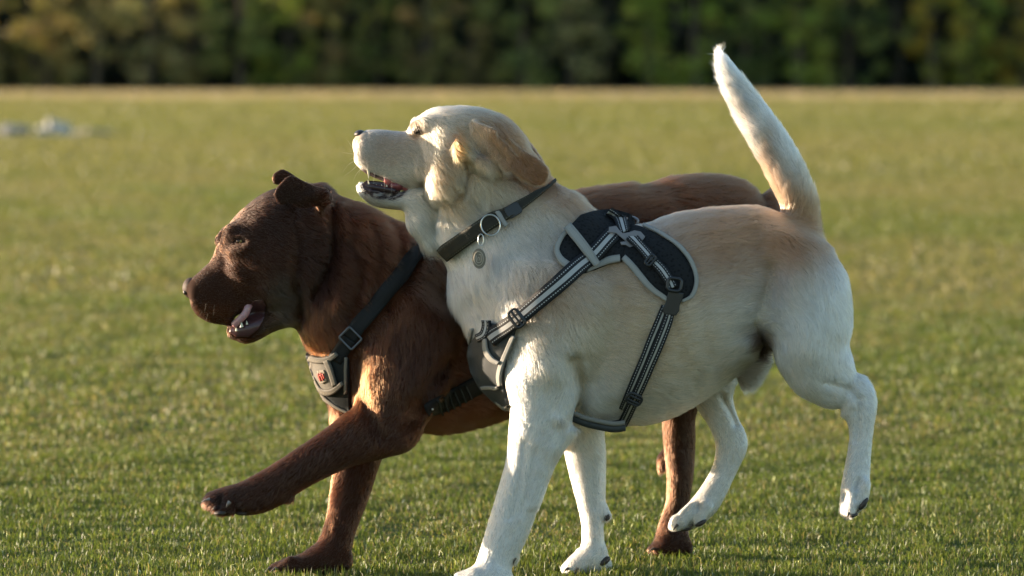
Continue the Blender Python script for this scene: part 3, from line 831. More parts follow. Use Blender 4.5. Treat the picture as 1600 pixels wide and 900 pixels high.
def webbing(name, base, stripe, stripe_w=0.13, dash=True, dash_pos=0.30, dash_col=(0.4, 0.4, 0.4)):
    m = Mat(name); uv = m.n('ShaderNodeUVMap'); uv.uv_map = 'UVMap'
    sp = m.n('ShaderNodeSeparateXYZ'); m.l(uv.outputs[0], sp.inputs[0])
    def math_(op, a, b=None):
        x = m.n('ShaderNodeMath', operation=op)
        for i, q in enumerate((a, b)):
            if q is None: continue
            if isinstance(q, (int, float)): x.inputs[i].default_value = q
            else: m.l(q, x.inputs[i])
        return x.outputs[0]
    v = math_('ABSOLUTE', math_('SUBTRACT', sp.outputs[1], 0.5))
    sm = math_('LESS_THAN', v, stripe_w)
    ns = m.n('ShaderNodeTexWave'); ns.wave_type = 'BANDS'; ns.bands_direction = 'X'; ns.inputs['Scale'].default_value = 180
    m.l(uv.outputs[0], ns.inputs['Vector'])
    r = m.n('ShaderNodeMapRange'); r.inputs['To Min'].default_value = 0.7; r.inputs['To Max'].default_value = 1.2; m.l(ns.outputs['Fac'], r.inputs[0])
    mx = m.n('ShaderNodeMixRGB'); mx.inputs[1].default_value = (*base, 1); mx.inputs[2].default_value = (*stripe, 1); m.l(sm, mx.inputs[0])
    last = mx.outputs[0]
    if dash:
        dd = math_('LESS_THAN', math_('ABSOLUTE', math_('SUBTRACT', v, dash_pos)), 0.03)
        fr = math_('LESS_THAN', math_('FRACT', math_('MULTIPLY', sp.outputs[0], 210.0)), 0.55)
        m2 = m.n('ShaderNodeMixRGB'); m2.inputs[2].default_value = (*dash_col, 1); m.l(math_('MULTIPLY', dd, fr), m2.inputs[0]); m.l(last, m2.inputs[1]); last = m2.outputs[0]
    v3 = m.n('ShaderNodeVectorMath', operation='SCALE'); m.l(last, v3.inputs[0]); m.l(r.outputs[0], v3.inputs['Scale'])
    m.l(v3.outputs[0], m.b.inputs['Base Color']); m.set(Roughness=0.65, Specular_IOR_Level=0.3)
    bp = m.n('ShaderNodeBump'); bp.inputs['Strength'].default_value = 0.5; bp.inputs['Distance'].default_value = 0.0006
    m.l(ns.outputs['Fac'], bp.inputs['Height']); m.l(bp.outputs[0], m.b.inputs['Normal'])
    return m.m
M_web = webbing('striped_webbing', (0.012, 0.013, 0.016), (0.42, 0.42, 0.42))
M_web_thin = webbing('striped_webbing_thin', (0.012, 0.013, 0.015), (0.36, 0.35, 0.32), 0.09)
M_web_plain = webbing('plain_webbing', (0.010, 0.0105, 0.012), (0.012, 0.0125, 0.014), 0.1, dash=False)
M_web_rib = webbing('ribbed_webbing', (0.015, 0.020, 0.024), (0.03, 0.04, 0.045), 0.5, dash=False)
M_collar = webbing('collar_webbing', (0.028, 0.025, 0.016), (0.024, 0.022, 0.015), 0.1, True, 0.40, (0.12, 0.11, 0.08))
M_piping = webbing('reflective_edging', (0.28, 0.27, 0.25), (0.32, 0.31, 0.285), 0.25, dash=False)
M_plastic = simple('black_plastic', (0.018, 0.02, 0.024), 0.35, noise=0.2)
M_grey_metal = simple('grey_cast_metal', (0.20, 0.19, 0.20), 0.45, metal=0.3, noise=0.15)
M_steel = simple('steel_ring', (0.55, 0.55, 0.54), 0.28, metal=1.0)
M_rubber = simple('dark_panel', (0.035, 0.04, 0.043), 0.7, noise=0.3, nscale=120, bump=0.2)
def mesh_fabric():
    m = Mat('perforated_fabric'); tc = m.n('ShaderNodeTexCoord'); vo = m.n('ShaderNodeTexVoronoi'); vo.inputs['Scale'].default_value = 170
    m.l(tc.outputs['Object'], vo.inputs['Vector'])
    r = m.n('ShaderNodeValToRGB'); r.color_ramp.elements[0].position = 0.25; r.color_ramp.elements[0].color = (0.003, 0.003, 0.004, 1)
    r.color_ramp.elements[1].position = 0.42; r.color_ramp.elements[1].color = (0.011, 0.0115, 0.0125, 1)
    m.l(vo.outputs['Distance'], r.inputs[0]); m.l(r.outputs[0], m.b.inputs['Base Color']); m.set(Roughness=0.8, Specular_IOR_Level=0.25)
    bp = m.n('ShaderNodeBump'); bp.inputs['Strength'].default_value = 0.8; bp.inputs['Distance'].default_value = 0.001
    m.l(vo.outputs['Distance'], bp.inputs['Height']); m.l(bp.outputs[0], m.b.inputs['Normal'])
    return m.m
M_mesh = mesh_fabric()
print('setup', time.time() - T0)

# ================================================================ YELLOW DOG
ydog = empty('yellow_dog', (0.0, 0.0, 0.0), label='pale yellow labrador with raised tail, head turned up with open mouth, in striped harness', cat='dog')
def build_yellow():
    S = Sculpt((-0.31, -0.20, -0.03), (0.63, 0.20, 0.88), 0.0025)
    F = 0.0045
    # torso
    S.add('torso', [(800, 345, 738, 520, 0.0, .085), (850, 335, 752, 600, 0.0, .118), (905, 332, 805, 648, 0.0, .132), (950, 338, 872, 664, 0.0, .138), (1000, 346, 950, 671, 0.0, .142),
                    (1060, 330, 1030, 660, 0.0, .140), (1120, 322, 1092, 630, 0.0, .130), (1180, 321, 1145, 592, 0.0, .115), (1230, 338, 1185, 560, 0.0, .112), (1268, 364, 1228, 535, 0.0, .105), (1296, 400, 1275, 520, 0.0, .085)],
          k=0.03, inset=F, cap=(0.35, 0.4))
    # neck, head to shoulders
    S.add('neck', [(800, 200, 655, 322, 0.0, .070), (842, 250, 668, 352, 0.0, .078), (872, 280, 676, 392, 0.0, .080), (900, 298, 694, 425, 0.0, .090), (922, 325, 702, 470, 0.0, .100), (938, 345, 728, 508, 0.0, .108), (960, 380, 770, 560, 0.0, .112)],
          k=0.035, inset=0.007, cap=(0.2, 0.3))
    # head
    S.add('skull', [(648, 192, 654, 290, 0.0, .034), (662, 177, 668, 312, 0.0, .053), (684, 168, 690, 326, 0.0, .069), (730, 166, 732, 325, 0.0, .074), (775, 177, 762, 318, 0.0, .066), (812, 205, 786, 300, 0.0, .052), (828, 235, 806, 285, 0.0, .038)],
          k=0.02, inset=0.002, cap=(0.5, 0.6), expo=2.5)
    S.add('muzzle', [(559, 211, 554, 238, 0.0, .014), (567, 204, 555, 254, 0.0, .024), (590, 202, 570, 270, 0.0, .030), (612, 204, 592, 281, 0.0, .032), (635, 206, 615, 290, 0.0, .035), (660, 205, 650, 296, 0.0, .040)],
          k=0.012, inset=0.001, cap=(0.5, 0.3), expo=2.4)
    S.add('jaw', [(562, 284, 566, 308, 0.0, .017), (576, 289, 583, 321, 0.0, .024), (600, 297, 608, 326, 0.0, .025), (630, 300, 640, 330, 0.0, .031), (660, 296, 672, 345, 0.0, .040)],
          k=0.012, inset=0.001, cap=(0.6, 0.3))
    # cheek, lips, brow, jowl folds
    S.add('cheek', [(664, 240, 662, 296, -0.029, .022), (684, 230, 680, 322, -0.037, .030), (706, 232, 702, 328, -0.041, .031), (725, 254, 721, 304, -0.041, .022)], k=0.014, flow=0, cap=(0.8, 0.8))
    S.chain([(650, 198, -0.026, .011), (664, 192, -0.034, .012)], k=0.012)
    S.chain([(650, 198, 0.026, .011), (664, 192, 0.034, .012)], k=0.012)
    S.chain([(663, 280, -0.034, .008), (668, 300, -0.036, .009), (684, 318, -0.035, .010), (705, 330, -0.032, .010)], k=0.010)
    S.chain([(648, 312, -0.02, .010), (655, 342, -0.015, .016), (672, 372, -0.01, .018)], k=0.02)
    # mouth gap
    S.chain([(562, 272, 0, .004), (590, 287, 0, .007), (612, 292, 0, .008)], k=0.003, carve=True)
    for yy in (-0.03, -0.015, 0.0, 0.015, 0.03):
        S.chain([(556, 278, yy, .0045), (585, 285, yy, .007), (608, 291, yy, .008), (622, 293, yy, .004)], k=0.003, carve=True)
    # legs
    S.add('near_foreleg', [(800, 420, 930, 440, -0.085, .050), (778, 500, 960, 520, -0.092, .052), (780, 560, 948, 570, -0.095, .050), (790, 605, 922, 608, -0.098, .046), (796, 640, 900, 662, -0.100, .041), (794, 675, 890, 692, -0.102, .037), (789, 720, 868, 730, -0.104, .032), (774, 775, 846, 785, -0.107, .028), (759, 825, 828, 833, -0.110, .026), (748, 862, 812, 868, -0.112, .025), (737, 890, 797, 896, -0.115, .027), (722, 906, 790, 912, -0.118, .030)],
          k=0.022, inset=0.0025, cap=(0.5, 0.7))
    S.add('near_forepaw', [(715, 893, 745, 921, -0.118, .024), (742, 885, 758, 922, -0.118, .034), (775, 880, 783, 921, -0.118, .032), (795, 893, 797, 918, -0.118, .022)], k=0.012, inset=0.0015, cap=(0.8, 0.8), flow=-1)
    S.chain([(806, 866, -0.100, .006), (803, 874, -0.104, .007)], k=0.006)
    S.chain([(882, 662, -0.102, .016), (886, 668, -0.104, .014)], k=0.02)
    S.add('far_foreleg', [(855, 520, 965, 530, 0.085, .045), (862, 600, 955, 600, 0.085, .042), (872, 660, 945, 662, 0.085, .036), (882, 710, 947, 712, 0.083, .031), (892, 752, 947, 754, 0.080, .028), (902, 790, 946, 792, 0.078, .026), (908, 820, 944, 824, 0.076, .024), (908, 850, 945, 850, 0.076, .026), (903, 872, 948, 868, 0.076, .030)],
          k=0.02, inset=0.002, cap=(0.5, 0.5))
    S.add('far_forepaw', [(880, 880, 884, 897, 0.070, .018), (893, 866, 898, 900, 0.072, .028), (915, 850, 918, 900, 0.075, .032), (940, 850, 942, 898, 0.076, .028), (950, 868, 951, 892, 0.076, .018)], k=0.010, inset=0.0015, cap=(0.7, 0.7), flow=-1)
    S.chain([(938, 792, 0.072, .010), (946, 804, 0.070, .0085)], k=0.008)
    S.add('near_hindleg', [(1188, 372, 1300, 392, -0.062, .045), (1190, 430, 1322, 430, -0.070, .056), (1198, 480, 1331, 472, -0.074, .056), (1203, 520, 1332, 505, -0.076, .054), (1213, 565, 1328, 535, -0.078, .048), (1240, 608, 1334, 558, -0.080, .040), (1278, 633, 1347, 580, -0.082, .030), (1306, 645, 1364, 602, -0.083, .024), (1321, 660, 1371, 630, -0.084, .0215), (1325, 682, 1367, 668, -0.085, .019),
                    (1322, 708, 1363, 706, -0.087, .0185), (1317, 735, 1361, 740, -0.089, .021), (1312, 762, 1361, 768, -0.090, .025), (1311, 788, 1355, 788, -0.090, .024), (1317, 805, 1341, 803, -0.090, .016)],
          k=0.026, inset=0.0028, cap=(0.4, 0.5))
    S.add('far_hindleg', [(1060, 480, 1200, 470, 0.062, .050), (1062, 540, 1180, 530, 0.066, .050), (1070, 590, 1158, 580, 0.070, .040), (1086, 632, 1146, 618, 0.072, .030), (1104, 662, 1153, 648, 0.073, .024), (1116, 690, 1166, 676, 0.073, .0205), (1116, 712, 1169, 698, 0.072, .019),
                    (1110, 734, 1160, 722, 0.072, .0185), (1097, 757, 1146, 750, 0.070, .021), (1078, 782, 1132, 780, 0.068, .024), (1060, 802, 1116, 804, 0.066, .024), (1048, 818, 1088, 824, 0.066, .017)],
          k=0.022, inset=0.002, cap=(0.4, 0.5))
    # toes
    for yy, du in ((-0.018, 4), (-0.006, -2), (0.007, -4), (0.018, 0)):
        S.chain([(1330 + du, 770, -0.092 + yy, .010), (1325 + du, 797, -0.092 + yy, .0095), (1326 + du, 803, -0.092 + yy, .007)], k=0.004)
        S.chain([(1084, 795, 0.066 + yy, .011), (1062 + du, 815, 0.066 + yy, .0105), (1056 + du, 822, 0.066 + yy, .008)], k=0.004)
        S.chain([(742, 900, -0.118 + yy, .012), (722 + du, 911, -0.118 + yy, .011)], k=0.004)
        S.chain([(905, 880, 0.074 + yy, .011), (890 + du, 890, 0.074 + yy, .010)], k=0.004)
    S.chain([(1350, 755, -0.108, .010), (1346, 785, -0.108, .009)], k=0.004)
    S.chain([(1103, 790, 0.042, .010), (1092, 815, 0.042, .009)], k=0.004)
    # tail
    S.add('tail', [(1215, 352, 1292, 395, 0.0, .034), (1214, 326, 1288, 355, 0.0, .034), (1204, 298, 1282, 310, 0.0, .033), (1188, 265, 1264, 262, 0.0, .031), (1166, 226, 1238, 214, 0.0, .029), (1143, 184, 1207, 170, 0.0, .026), (1124, 143, 1174, 126, 0.0, .020), (1115, 108, 1148, 96, 0.0, .017), (1116, 88, 1136, 82, 0.0, .012)],
          k=0.018, inset=0.0085, cap=(0.2, 0.8))
    # sheath
    S.add('belly_fold', [(1115, 540, 1198, 520, 0.0, .034), (1142, 568, 1204, 552, 0.0, .026), (1150, 592, 1198, 578, 0.0, .020), (1158, 606, 1184, 599, 0.0, .012)], k=0.012, inset=0.002, cap=(0.3, 0.6), flow=0)
    # near ear flap swept back, and the folds at its root
    S.add('near_ear', [(736, 187, 742, 224, -0.064, .010), (756, 193, 762, 244, -0.078, .0075), (776, 200, 780, 262, -0.088, .006), (798, 214, 792, 277, -0.093, .005), (822, 233, 811, 290, -0.094, .0048), (843, 245, 832, 297, -0.092, .0048), (857, 260, 849, 292, -0.090, .0045)],
          k=0.004, inset=0.0, cap=(0.8, 1.0), expo=2.0)
    S.add('far_ear', [(745, 168, 760, 200, 0.05, .012), (790, 180, 780, 225, 0.070, .008), (820, 210, 805, 250, 0.080, .007), (846, 245, 822, 275, 0.080, .006), (862, 275, 838, 300, 0.078, .006)], k=0.004, cap=(0.8, 1.0))
    S.add('ear_fold', [(713, 208, 715, 211, -0.088, .002), (708, 221, 721, 220, -0.087, .0035), (709, 236, 730, 233, -0.084, .006), (718, 254, 744, 248, -0.076, .008)], k=0.004, flow=0, cap=(0.9, 0.7))
    S.chain([(750, 252, -0.074, .011), (765, 262, -0.074, .012), (784, 266, -0.072, .009)], k=0.005)
    S.chain([(742, 272, -0.068, .010), (752, 285, -0.066, .010)], k=0.008)
    S.chain([(742, 234, -0.090, .007), (752, 240, -0.088, .009), (764, 246, -0.090, .006)], k=0.004, carve=True)
    S.smooth(1)
    # relief
    st = S.stroke
    st([(727, 252), (731, 275), (722, 298), (702, 314), (684, 318)], 6, .010, y1=.02)
    st([(660, 286), (668, 312), (688, 332)], 5, .009)
    st([(650, 215), (660, 240), (662, 268), (650, 292)], 9, .004)
    st([(672, 205), (676, 225)], 8, .003)
    st([(732, 266), (760, 276), (795, 276)], 5, .010)
    st([(800, 280), (840, 300), (860, 290)], 7, .004)
    st([(730, 310), (760, 330), (790, 330)], 9, .004)
    st([(745, 210), (770, 225), (790, 250)], 6, .003, y1=-0.07)
    st([(940, 420), (962, 470), (955, 540), (925, 590)], 24, .014)
    st([(930, 450), (900, 520), (870, 580)], 26, -.007)
    st([(880, 430), (860, 500), (850, 560)], 30, -.008)
    st([(740, 470), (790, 520), (800, 560)], 22, .008)
    st([(895, 560), (908, 610), (900, 655)], 12, .015)
    st([(1168, 520), (1190, 475), (1205, 425)], 18, .017)
    st([(1225, 440), (1250, 520), (1270, 590)], 30, -.006)
    st([(1000, 500), (1010, 560)], 10, .002); st([(1045, 480), (1060, 560)], 10, .002); st([(1090, 470), (1100, 550)], 10, .002)
    st([(1040, 400), (1060, 500), (1050, 600)], 40, -.004)
    st([(1250, 400), (1270, 470), (1265, 540)], 34, -.008)
    st([(1345, 560), (1330, 600), (1312, 640)], 10, .006, y1=-0.03)
    st([(1180, 340), (1230, 360), (1260, 400)], 20, -.005)
    st([(820, 690), (810, 760), (795, 820)], 7, .0035, y1=-0.06)
    st([(862, 700), (848, 750), (835, 800)], 8, -.003, y1=-0.06)
    st([(1128, 618), (1146, 655), (1160, 690)], 4, .008, y1=0.1)
    st([(1288, 596), (1322, 606), (1342, 628)], 6, .006, y1=-.03); st([(1343, 622), (1342, 660), (1338, 705)], 4, .005, y1=-.03); st([(1330, 622), (1334, 645)], 5, -.003, y1=-.03)
    st([(868, 652), (882, 664)], 8, -.004, y1=-.05); st([(836, 700), (822, 770), (806, 820)], 5, .003, y1=-.06); st([(925, 720), (928, 780), (925, 820)], 6, .003, y1=.1)
    st([(778, 212), (800, 235), (822, 262)], 5, .0025, y1=-.07)
    st([(1346, 752), (1338, 775), (1339, 800)], 3.5, .006, y1=-0.07)
    st([(1324, 772), (1321, 806)], 2.5, .007, y1=-0.07)
    st([(1092, 796), (1081, 810), (1079, 828)], 4, .006, y1=0.08)
    st([(1062, 808), (1058, 826)], 2.5, .007, y1=0.08)
    st([(909, 858), (899, 885)], 2.5, .006, y1=0.09); st([(926, 862), (922, 888)], 2.5, .005, y1=0.09)
    st([(1180, 512), (1192, 540), (1190, 560)], 9, .010, y1=0.0)
    S.smooth(1)
    me = S.mesh('body')
    return S, me
YS, yme = build_yellow()
print('yellow sculpt', time.time() - T0, len(YS.V))
Y_CREAM = (0.62, 0.46, 0.30); Y_WHITE = (0.85, 0.82, 0.78); Y_TAN = (0.33, 0.165, 0.075); Y_TAN2 = (0.27, 0.125, 0.058)
def ycoat(u, v, p, n):
    c = blob_color(u, v, Y_WHITE, [
        (750, 235, 150, 105, Y_CREAM, .9), (870, 330, 90, 80, Y_CREAM, .6), (770, 175, 80, 26, Y_TAN, .45), (960, 470, 190, 95, Y_CREAM, .45), (1150, 345, 250, 95, Y_TAN, .9), (1260, 370, 60, 45, Y_TAN, .6), (1060, 440, 120, 80, Y_TAN, .35), (1180, 420, 120, 60, Y_TAN, .35), (930, 520, 120, 90, Y_CREAM, .6), (1060, 560, 120, 90, Y_CREAM, .8), (900, 450, 90, 60, Y_TAN, .4), (878, 660, 8, 7, (.2, .17, .15), .6), (840, 470, 60, 60, Y_TAN, .35),
        (890, 300, 50, 35, Y_TAN, .75), (905, 335, 25, 25, Y_TAN2, .4), (800, 200, 60, 38, Y_TAN, .8), (760, 250, 50, 40, Y_TAN, .15), (700, 300, 60, 50, Y_CREAM, .8), (600, 215, 60, 20, Y_TAN, .35), (650, 200, 14, 16, Y_TAN, .7),
        (600, 235, 55, 36, (.44, .30, .21), .75), (585, 308, 40, 13, (.20, .17, .15), .6), (1170, 590, 28, 24, (.36, .33, .30), .8), (752, 240, 14, 8, (.25, .2, .18), .8), (695, 285, 34, 30, Y_TAN, .35), (700, 260, 40, 25, Y_TAN, .3), (760, 330, 60, 30, Y_TAN, .3),  # small dark blob paints shade into the hollow beside the ear fold
        (822, 255, 48, 40, Y_TAN2, .95), (845, 280, 28, 24, Y_TAN2, .9), (785, 225, 26, 24, Y_TAN, .75), (716, 228, 10, 26, (0.62, 0.26, 0.08), .95),  # orange blob on the ear fold: sunlit glow put into the coat colour
        (1165, 180, 22, 55, Y_TAN, .35), (1205, 240, 18, 60, Y_TAN, .55), (575, 308, 24, 12, (0.35, 0.33, 0.30), .6), (610, 318, 30, 10, (0.5, 0.47, 0.42), .5),
        (572, 235, 12, 22, (0.55, 0.48, 0.42), .4)])
    mot = vnoise(u / 5 + 9, v / 9, 31) * .6 + vnoise(u / 14, v / 16 + 3, 32) * .6 - .55; mk = np.clip(mot, 0, 1)[:, None] * .55; c = c * (1 - mk) + c * np.array((.86, .70, .52)) * mk
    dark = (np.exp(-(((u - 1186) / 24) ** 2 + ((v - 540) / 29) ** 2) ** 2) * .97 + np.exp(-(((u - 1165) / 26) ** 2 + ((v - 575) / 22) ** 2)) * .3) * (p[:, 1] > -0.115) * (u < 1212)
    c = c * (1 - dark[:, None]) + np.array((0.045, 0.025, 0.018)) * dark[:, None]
    # dark lips
    lip = near_line(u, v, [(566, 266), (585, 275), (605, 284), (618, 292)], 3.3) | (near_line(u, v, [(572, 294), (590, 302), (612, 305), (622, 300)], 8) & (vnoise(u / 4, v / 4, 77) > .45))
    c[lip] = (0.05, 0.035, 0.035)
    eye = near_line(u, v, [(648, 203), (657, 206)], 3.0); c[eye] = (0.05, 0.03, 0.02)
    return c
uu, vv = to_px(YS.V)
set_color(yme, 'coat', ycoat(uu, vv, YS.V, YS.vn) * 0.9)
ybody = link('body', yme, skin_material('yellow_skin'), ydog)
Y_FUR = fur_material('yellow_fur', 0.42, 0.65)
# outline data shared by harness and fur mask
PAD_F = [(868, 392), (874, 374), (888, 358), (905, 340), (925, 334), (955, 332), (985, 340), (992, 352), (984, 372), (975, 392), (972, 410), (955, 412), (930, 422), (905, 430), (888, 420), (872, 406)]
PAD_R = [(972, 404), (978, 380), (985, 355), (1000, 358), (1025, 368), (1052, 384), (1072, 404), (1084, 426), (1086, 445), (1080, 460), (1062, 470), (1040, 468), (1022, 456), (1006, 440), (992, 424)]
STRAP1 = [(958, 372), (925, 400), (890, 430), (850, 467), (815, 497), (790, 516), (772, 530)]
STRAP2 = [(990, 382), (1012, 402), (1030, 422), (1048, 445), (1052, 462)]
STRAP3 = [(1050, 470), (1040, 505), (1020, 550), (1000, 595), (982, 632), (970, 655)]
CHEST = [(738, 540), (748, 525), (770, 505), (786, 508), (808, 512), (803, 530), (793, 556), (790, 600), (800, 634), (776, 624), (755, 604), (742, 580), (737, 556)]
COLLAR = [(700, 394), (722, 378), (745, 362), (772, 345), (800, 330), (830, 314), (858, 298)]
PAD_BIG = [(856, 392), (870, 354), (905, 326), (985, 328), (1052, 370), (1098, 430), (1090, 478), (1040, 484), (975, 430), (905, 442), (866, 420)]
def ymask(u, v, n, p):
    near = n[:, 1] < 0.35
    m = in_poly(u, v, PAD_F) | in_poly(u, v, PAD_R) | near_line(u, v, STRAP1, 9) | near_line(u, v, STRAP2, 7) | near_line(u, v, STRAP3, 9) | in_poly(u, v, CHEST) | near_line(u, v, COLLAR, 10.5)
    m &= ~((v > 640) & (u < 900) & (p[:, 1] < -0.05))
    # nose, mouth inside, eye
    m |= near_line(u, v, [(559, 211), (566, 210)], 6)
    m |= near_line(u, v, [(585, 285), (612, 292)], 6.5)
    m |= near_line(u, v, [(651, 205), (656, 206)], 3)
    m |= p[:, 2] < 0.004
    return m
def yspec(W, u, v, n, p):
    names = YS.names
    L = np.zeros(len(u)); lf = np.zeros(len(u))
    tab = dict(torso=(.015, .27), neck=(.024, .33), skull=(.0095, .30), muzzle=(.0045, .22), jaw=(.0055, .35), near_foreleg=(.0085, .26), near_forepaw=(.0035, .22), far_foreleg=(.0085, .26), far_forepaw=(.0035, .22),
               near_hindleg=(.013, .26), far_hindleg=(.011, .26), tail=(.019, .32), near_ear=(.006, .24), far_ear=(.005, .22))
    for i, nm in enumerate(names):
        a = tab.get(nm, (.007, .25)); L += W[:, i] * a[0]; lf += W[:, i] * a[1]
    k = W[:, names.index('near_foreleg')] * np.clip((600 - v) / 120, 0, 1); L += k * .010
    low = np.clip((v - 570) / 90, 0, 1) * (W[:, names.index('near_hindleg')] + W[:, names.index('far_hindleg')]); L = L * (1 - .55 * low)
    neckfront = np.exp(-(((u - 730) / 60) ** 2 + ((v - 470) / 55) ** 2)); L += neckfront * .010; lf += neckfront * .12
    ruff = np.exp(-(((u - 905) / 22) ** 2 + ((v - 325) / 26) ** 2)); L += ruff * .008
    dk = np.exp(-(((u - 575) / 25) ** 2 + ((v - 235) / 30) ** 2)); L -= dk * .001
    sh = near_line(u, v, [(1100, 330), (1180, 322)], 16); lf = lf + sh * .08
    ns = near_line(u, v, COLLAR, 26) | near_line(u, v, STRAP1, 20) | near_line(u, v, STRAP3, 18) | in_poly(u, v, PAD_BIG)
    L = np.where(ns & (n[:, 1] < .35), np.minimum(L, .0095), L); lf = np.where(ns, lf * .6, lf)
    return np.maximum(L, .003), lf
yfur = grow_fur(YS, 'fur', ydog, Y_FUR, int(430000 * FURQ), ycoat, yspec, ymask, radius=0.00018, jit=0.32, clump=0.5, seed=1, cell=0.0055)
print('yellow fur', time.time() - T0)

# --- face details
B = YS.bvh
ellipsoid('nose', P(563, 211, 0), (.0105, .013, .0085), M_nose_dark, ydog, deform=lambda c: c * (1 - 0.25 * (c[2] < -0.2)) + np.array([0, 0, 0]))
for yy in (-1, 1):
    e = ellipsoid('eye', P(653, 203, yy * 0.0350), (.0085, .0075, .0085), M_eye, ydog)
tng = tube('tongue', [P(640, 290, 0), P(624, 285, -.004), P(611, 279, -.008), P(600, 282, -.010)], 0.0115, M_tongue, ydog, res=14)
tg2 = tube('gum', [P(618, 299, -.022), P(600, 295, -.020), P(582, 292, -.016), P(572, 290, -.008), P(571, 290, .008), P(582, 292, .016), P(600, 295, .020), P(618, 299, .022)], 0.0045, M_gum, ydog, res=10)
mouth = ellipsoid('mouth', P(618, 290, 0), (.016, .022, .010), M_mouth, ydog)
def tooth(parent, p0, p1, r):
    tube('tooth', [p0, (np.array(p0) + p1) / 2 + np.array([.0004, 0, 0]), p1], r, M_tooth, parent, res=8, taper=True)
tooth(ydog, P(577, 293, -.014), P(575, 281, -.015), .0028); tooth(ydog, P(577, 293, .014), P(575, 281, .015), .0028)
tooth(ydog, P(575, 263, -.018), P(576, 279, -.017), .0030)
for uu_, s_ in ((588, .0018), (596, .0020), (604, .0022), (568, .0014), (572, .0014)):
    tooth(ydog, P(uu_, 294 if uu_ > 580 else 291, -.018 if uu_ > 580 else -.008), P(uu_, 288 if uu_ > 580 else 285, -.018 if uu_ > 580 else -.008), s_)
for (a, b, c_) in [((560, 243), (548, 240), (533, 238)), ((558, 250), (546, 256), (536, 268)), ((561, 256), (550, 266), (538, 275)), ((559, 236), (549, 228), (541, 215)), ((565, 262), (557, 272), (552, 282)), ((570, 300), (566, 312), (560, 322)),
                   ((612, 283), (612, 297), (610, 306)), ((600, 277), (601, 292), (600, 300)), ((640, 300), (634, 316), (629, 330)), ((585, 270), (584, 284), (583, 290)), ((563, 248), (553, 247), (545, 250)), ((566, 258), (562, 268), (560, 276))]:
    yy = -.028 if a[0] > 570 else -.016
    tube('whisker', [P(*a, yy), P(*b, yy - .006), P(*c_, yy - .010)], 0.0002 if a[0] < 570 else 0.00011, M_wh, ydog, res=5, per=5, taper=True)
for far in (False, True): drape(B, 'lip', [(565, 290), (572, 285), (590, 286), (606, 289), (622, 292), (625, 299), (612, 304), (596, 303), (580, 301), (569, 297)], M_gum, ydog, off=.0035, thick=.006, far=far, step=3)
# claws and pads
for (a, b, r) in [((1326, 801), (1325, 811), .0028), ((1340, 797), (1338, 803), .0026), ((1059, 820), (1052, 829), .0028), ((1082, 819), (1077, 829), .0028), ((888, 888), (881, 894), .003), ((724, 910), (714, 917), .003), ((805, 872), (802, 883), .0028), ((903, 888), (898, 896), .003)]:
    claw(B, a, b, r, M_claw, ydog)
def pad(parent, c, rx, rz, ry, ang, mat=None):
    u_, v_ = to_px(np.array(c)); h_ = hit(B if parent is ydog else BS.bvh, float(u_), float(v_))[0]
    if h_ is not None and abs(h_[1] - c[1]) < .03: c = P(u_, v_, h_[1] + ry * .45)
    ellipsoid('paw_pad', c, (rx, ry, rz), mat or M_pad, parent, seg=16, ring=10, rot=Matrix.Rotation(math.radians(-ang), 3, 'Y'))
pad(ydog, P(1349, 787, -.100), .0125, .0050, .012, 55)
pad(ydog, P(1095, 817, .046), .0110, .0045, .012, 28)
pad(ydog, P(1070, 826, .055), .0130, .0040, .016, 6)
pad(ydog, P(1333, 805, -.094), .008, .0035, .012, 15)
pad(ydog, P(948, 808, .062), .0070, .0060, .007, 60)
pad(ydog, P(944, 877, .052), .012, .0060, .012, 35)

# ================================================================ COLLAR OF THE YELLOW DOG
ycol = empty('dog_collar', tuple(P(775, 345, 0)), label='dark olive collar with a round metal tag on the yellow dog', cat='dog collar')
strap(B, 'collar_band', [(697, 397, 24), (705, 390, 25), (722, 378, 25), (745, 362, 25), (772, 345, 24), (800, 330, 20), (830, 312, 12), (852, 299, 7), (866, 288, 5)], 24, M_collar, ycol, off=.0105, thick=.004)
strap(B, 'collar_band', [(702, 394), (745, 362), (800, 330), (860, 296)], 22, M_collar, ycol, off=.0105, thick=.004, far=True)
strap(B, 'keeper_loop', [(776, 332), (784, 344), (793, 356)], 7, M_piping, ycol, off=.0115, thick=.003)
fr = frame_at(B, 803, 330, 30, .012); solid('collar_clasp', rrect(.026, .020, .25), .006, M_plastic, ycol, fr)
def ring_pts(frame, rx, rz, n=14): return [frame[0] + frame[1] * rx * math.cos(a) + frame[2] * rz * math.sin(a) for a in np.linspace(0, 2 * math.pi, n, endpoint=False)]
fr = frame_at(B, 768, 353, 20, .016); tube('d_ring', ring_pts(fr, .0155, .017), .0014, M_steel, ycol, closed=True)
fr = frame_at(B, 755, 376, 0, .020); tube('split_ring', ring_pts(fr, .0045, .0095), .0010, M_steel, ycol, closed=True)
fr = frame_at(B, 755, 405, 4, .024)
solid('tag', [(.0115 * math.cos(a), .0165 * math.sin(a)) for a in np.linspace(0, 2 * math.pi, 32, endpoint=False)], .0018, simple('tag_metal', (0.17, 0.15, 0.12), .5, metal=.3, noise=.2), ycol, fr, bevel=.0004)
frx = (fr[0] + fr[3] * .0006, *fr[1:])
tag_light = simple('tag_relief', (0.40, 0.36, 0.30), .5, metal=.2)
tube('tag_rim', ring_pts(frx, .0078, .0112), .0007, tag_light, ycol, closed=True)
o_, x_, z_, n_ = frx
bp = lambda a, b: o_ + x_ * a + z_ * b
tube('tag_mark', [bp(-.0040, .0055), bp(-.0044, -.001), bp(-.0032, -.0058), bp(0, -.0066), bp(.0032, -.0058), bp(.0044, -.001), bp(.0040, .0055), bp(.0008, .0062)], .0008, tag_light, ycol, res=6)
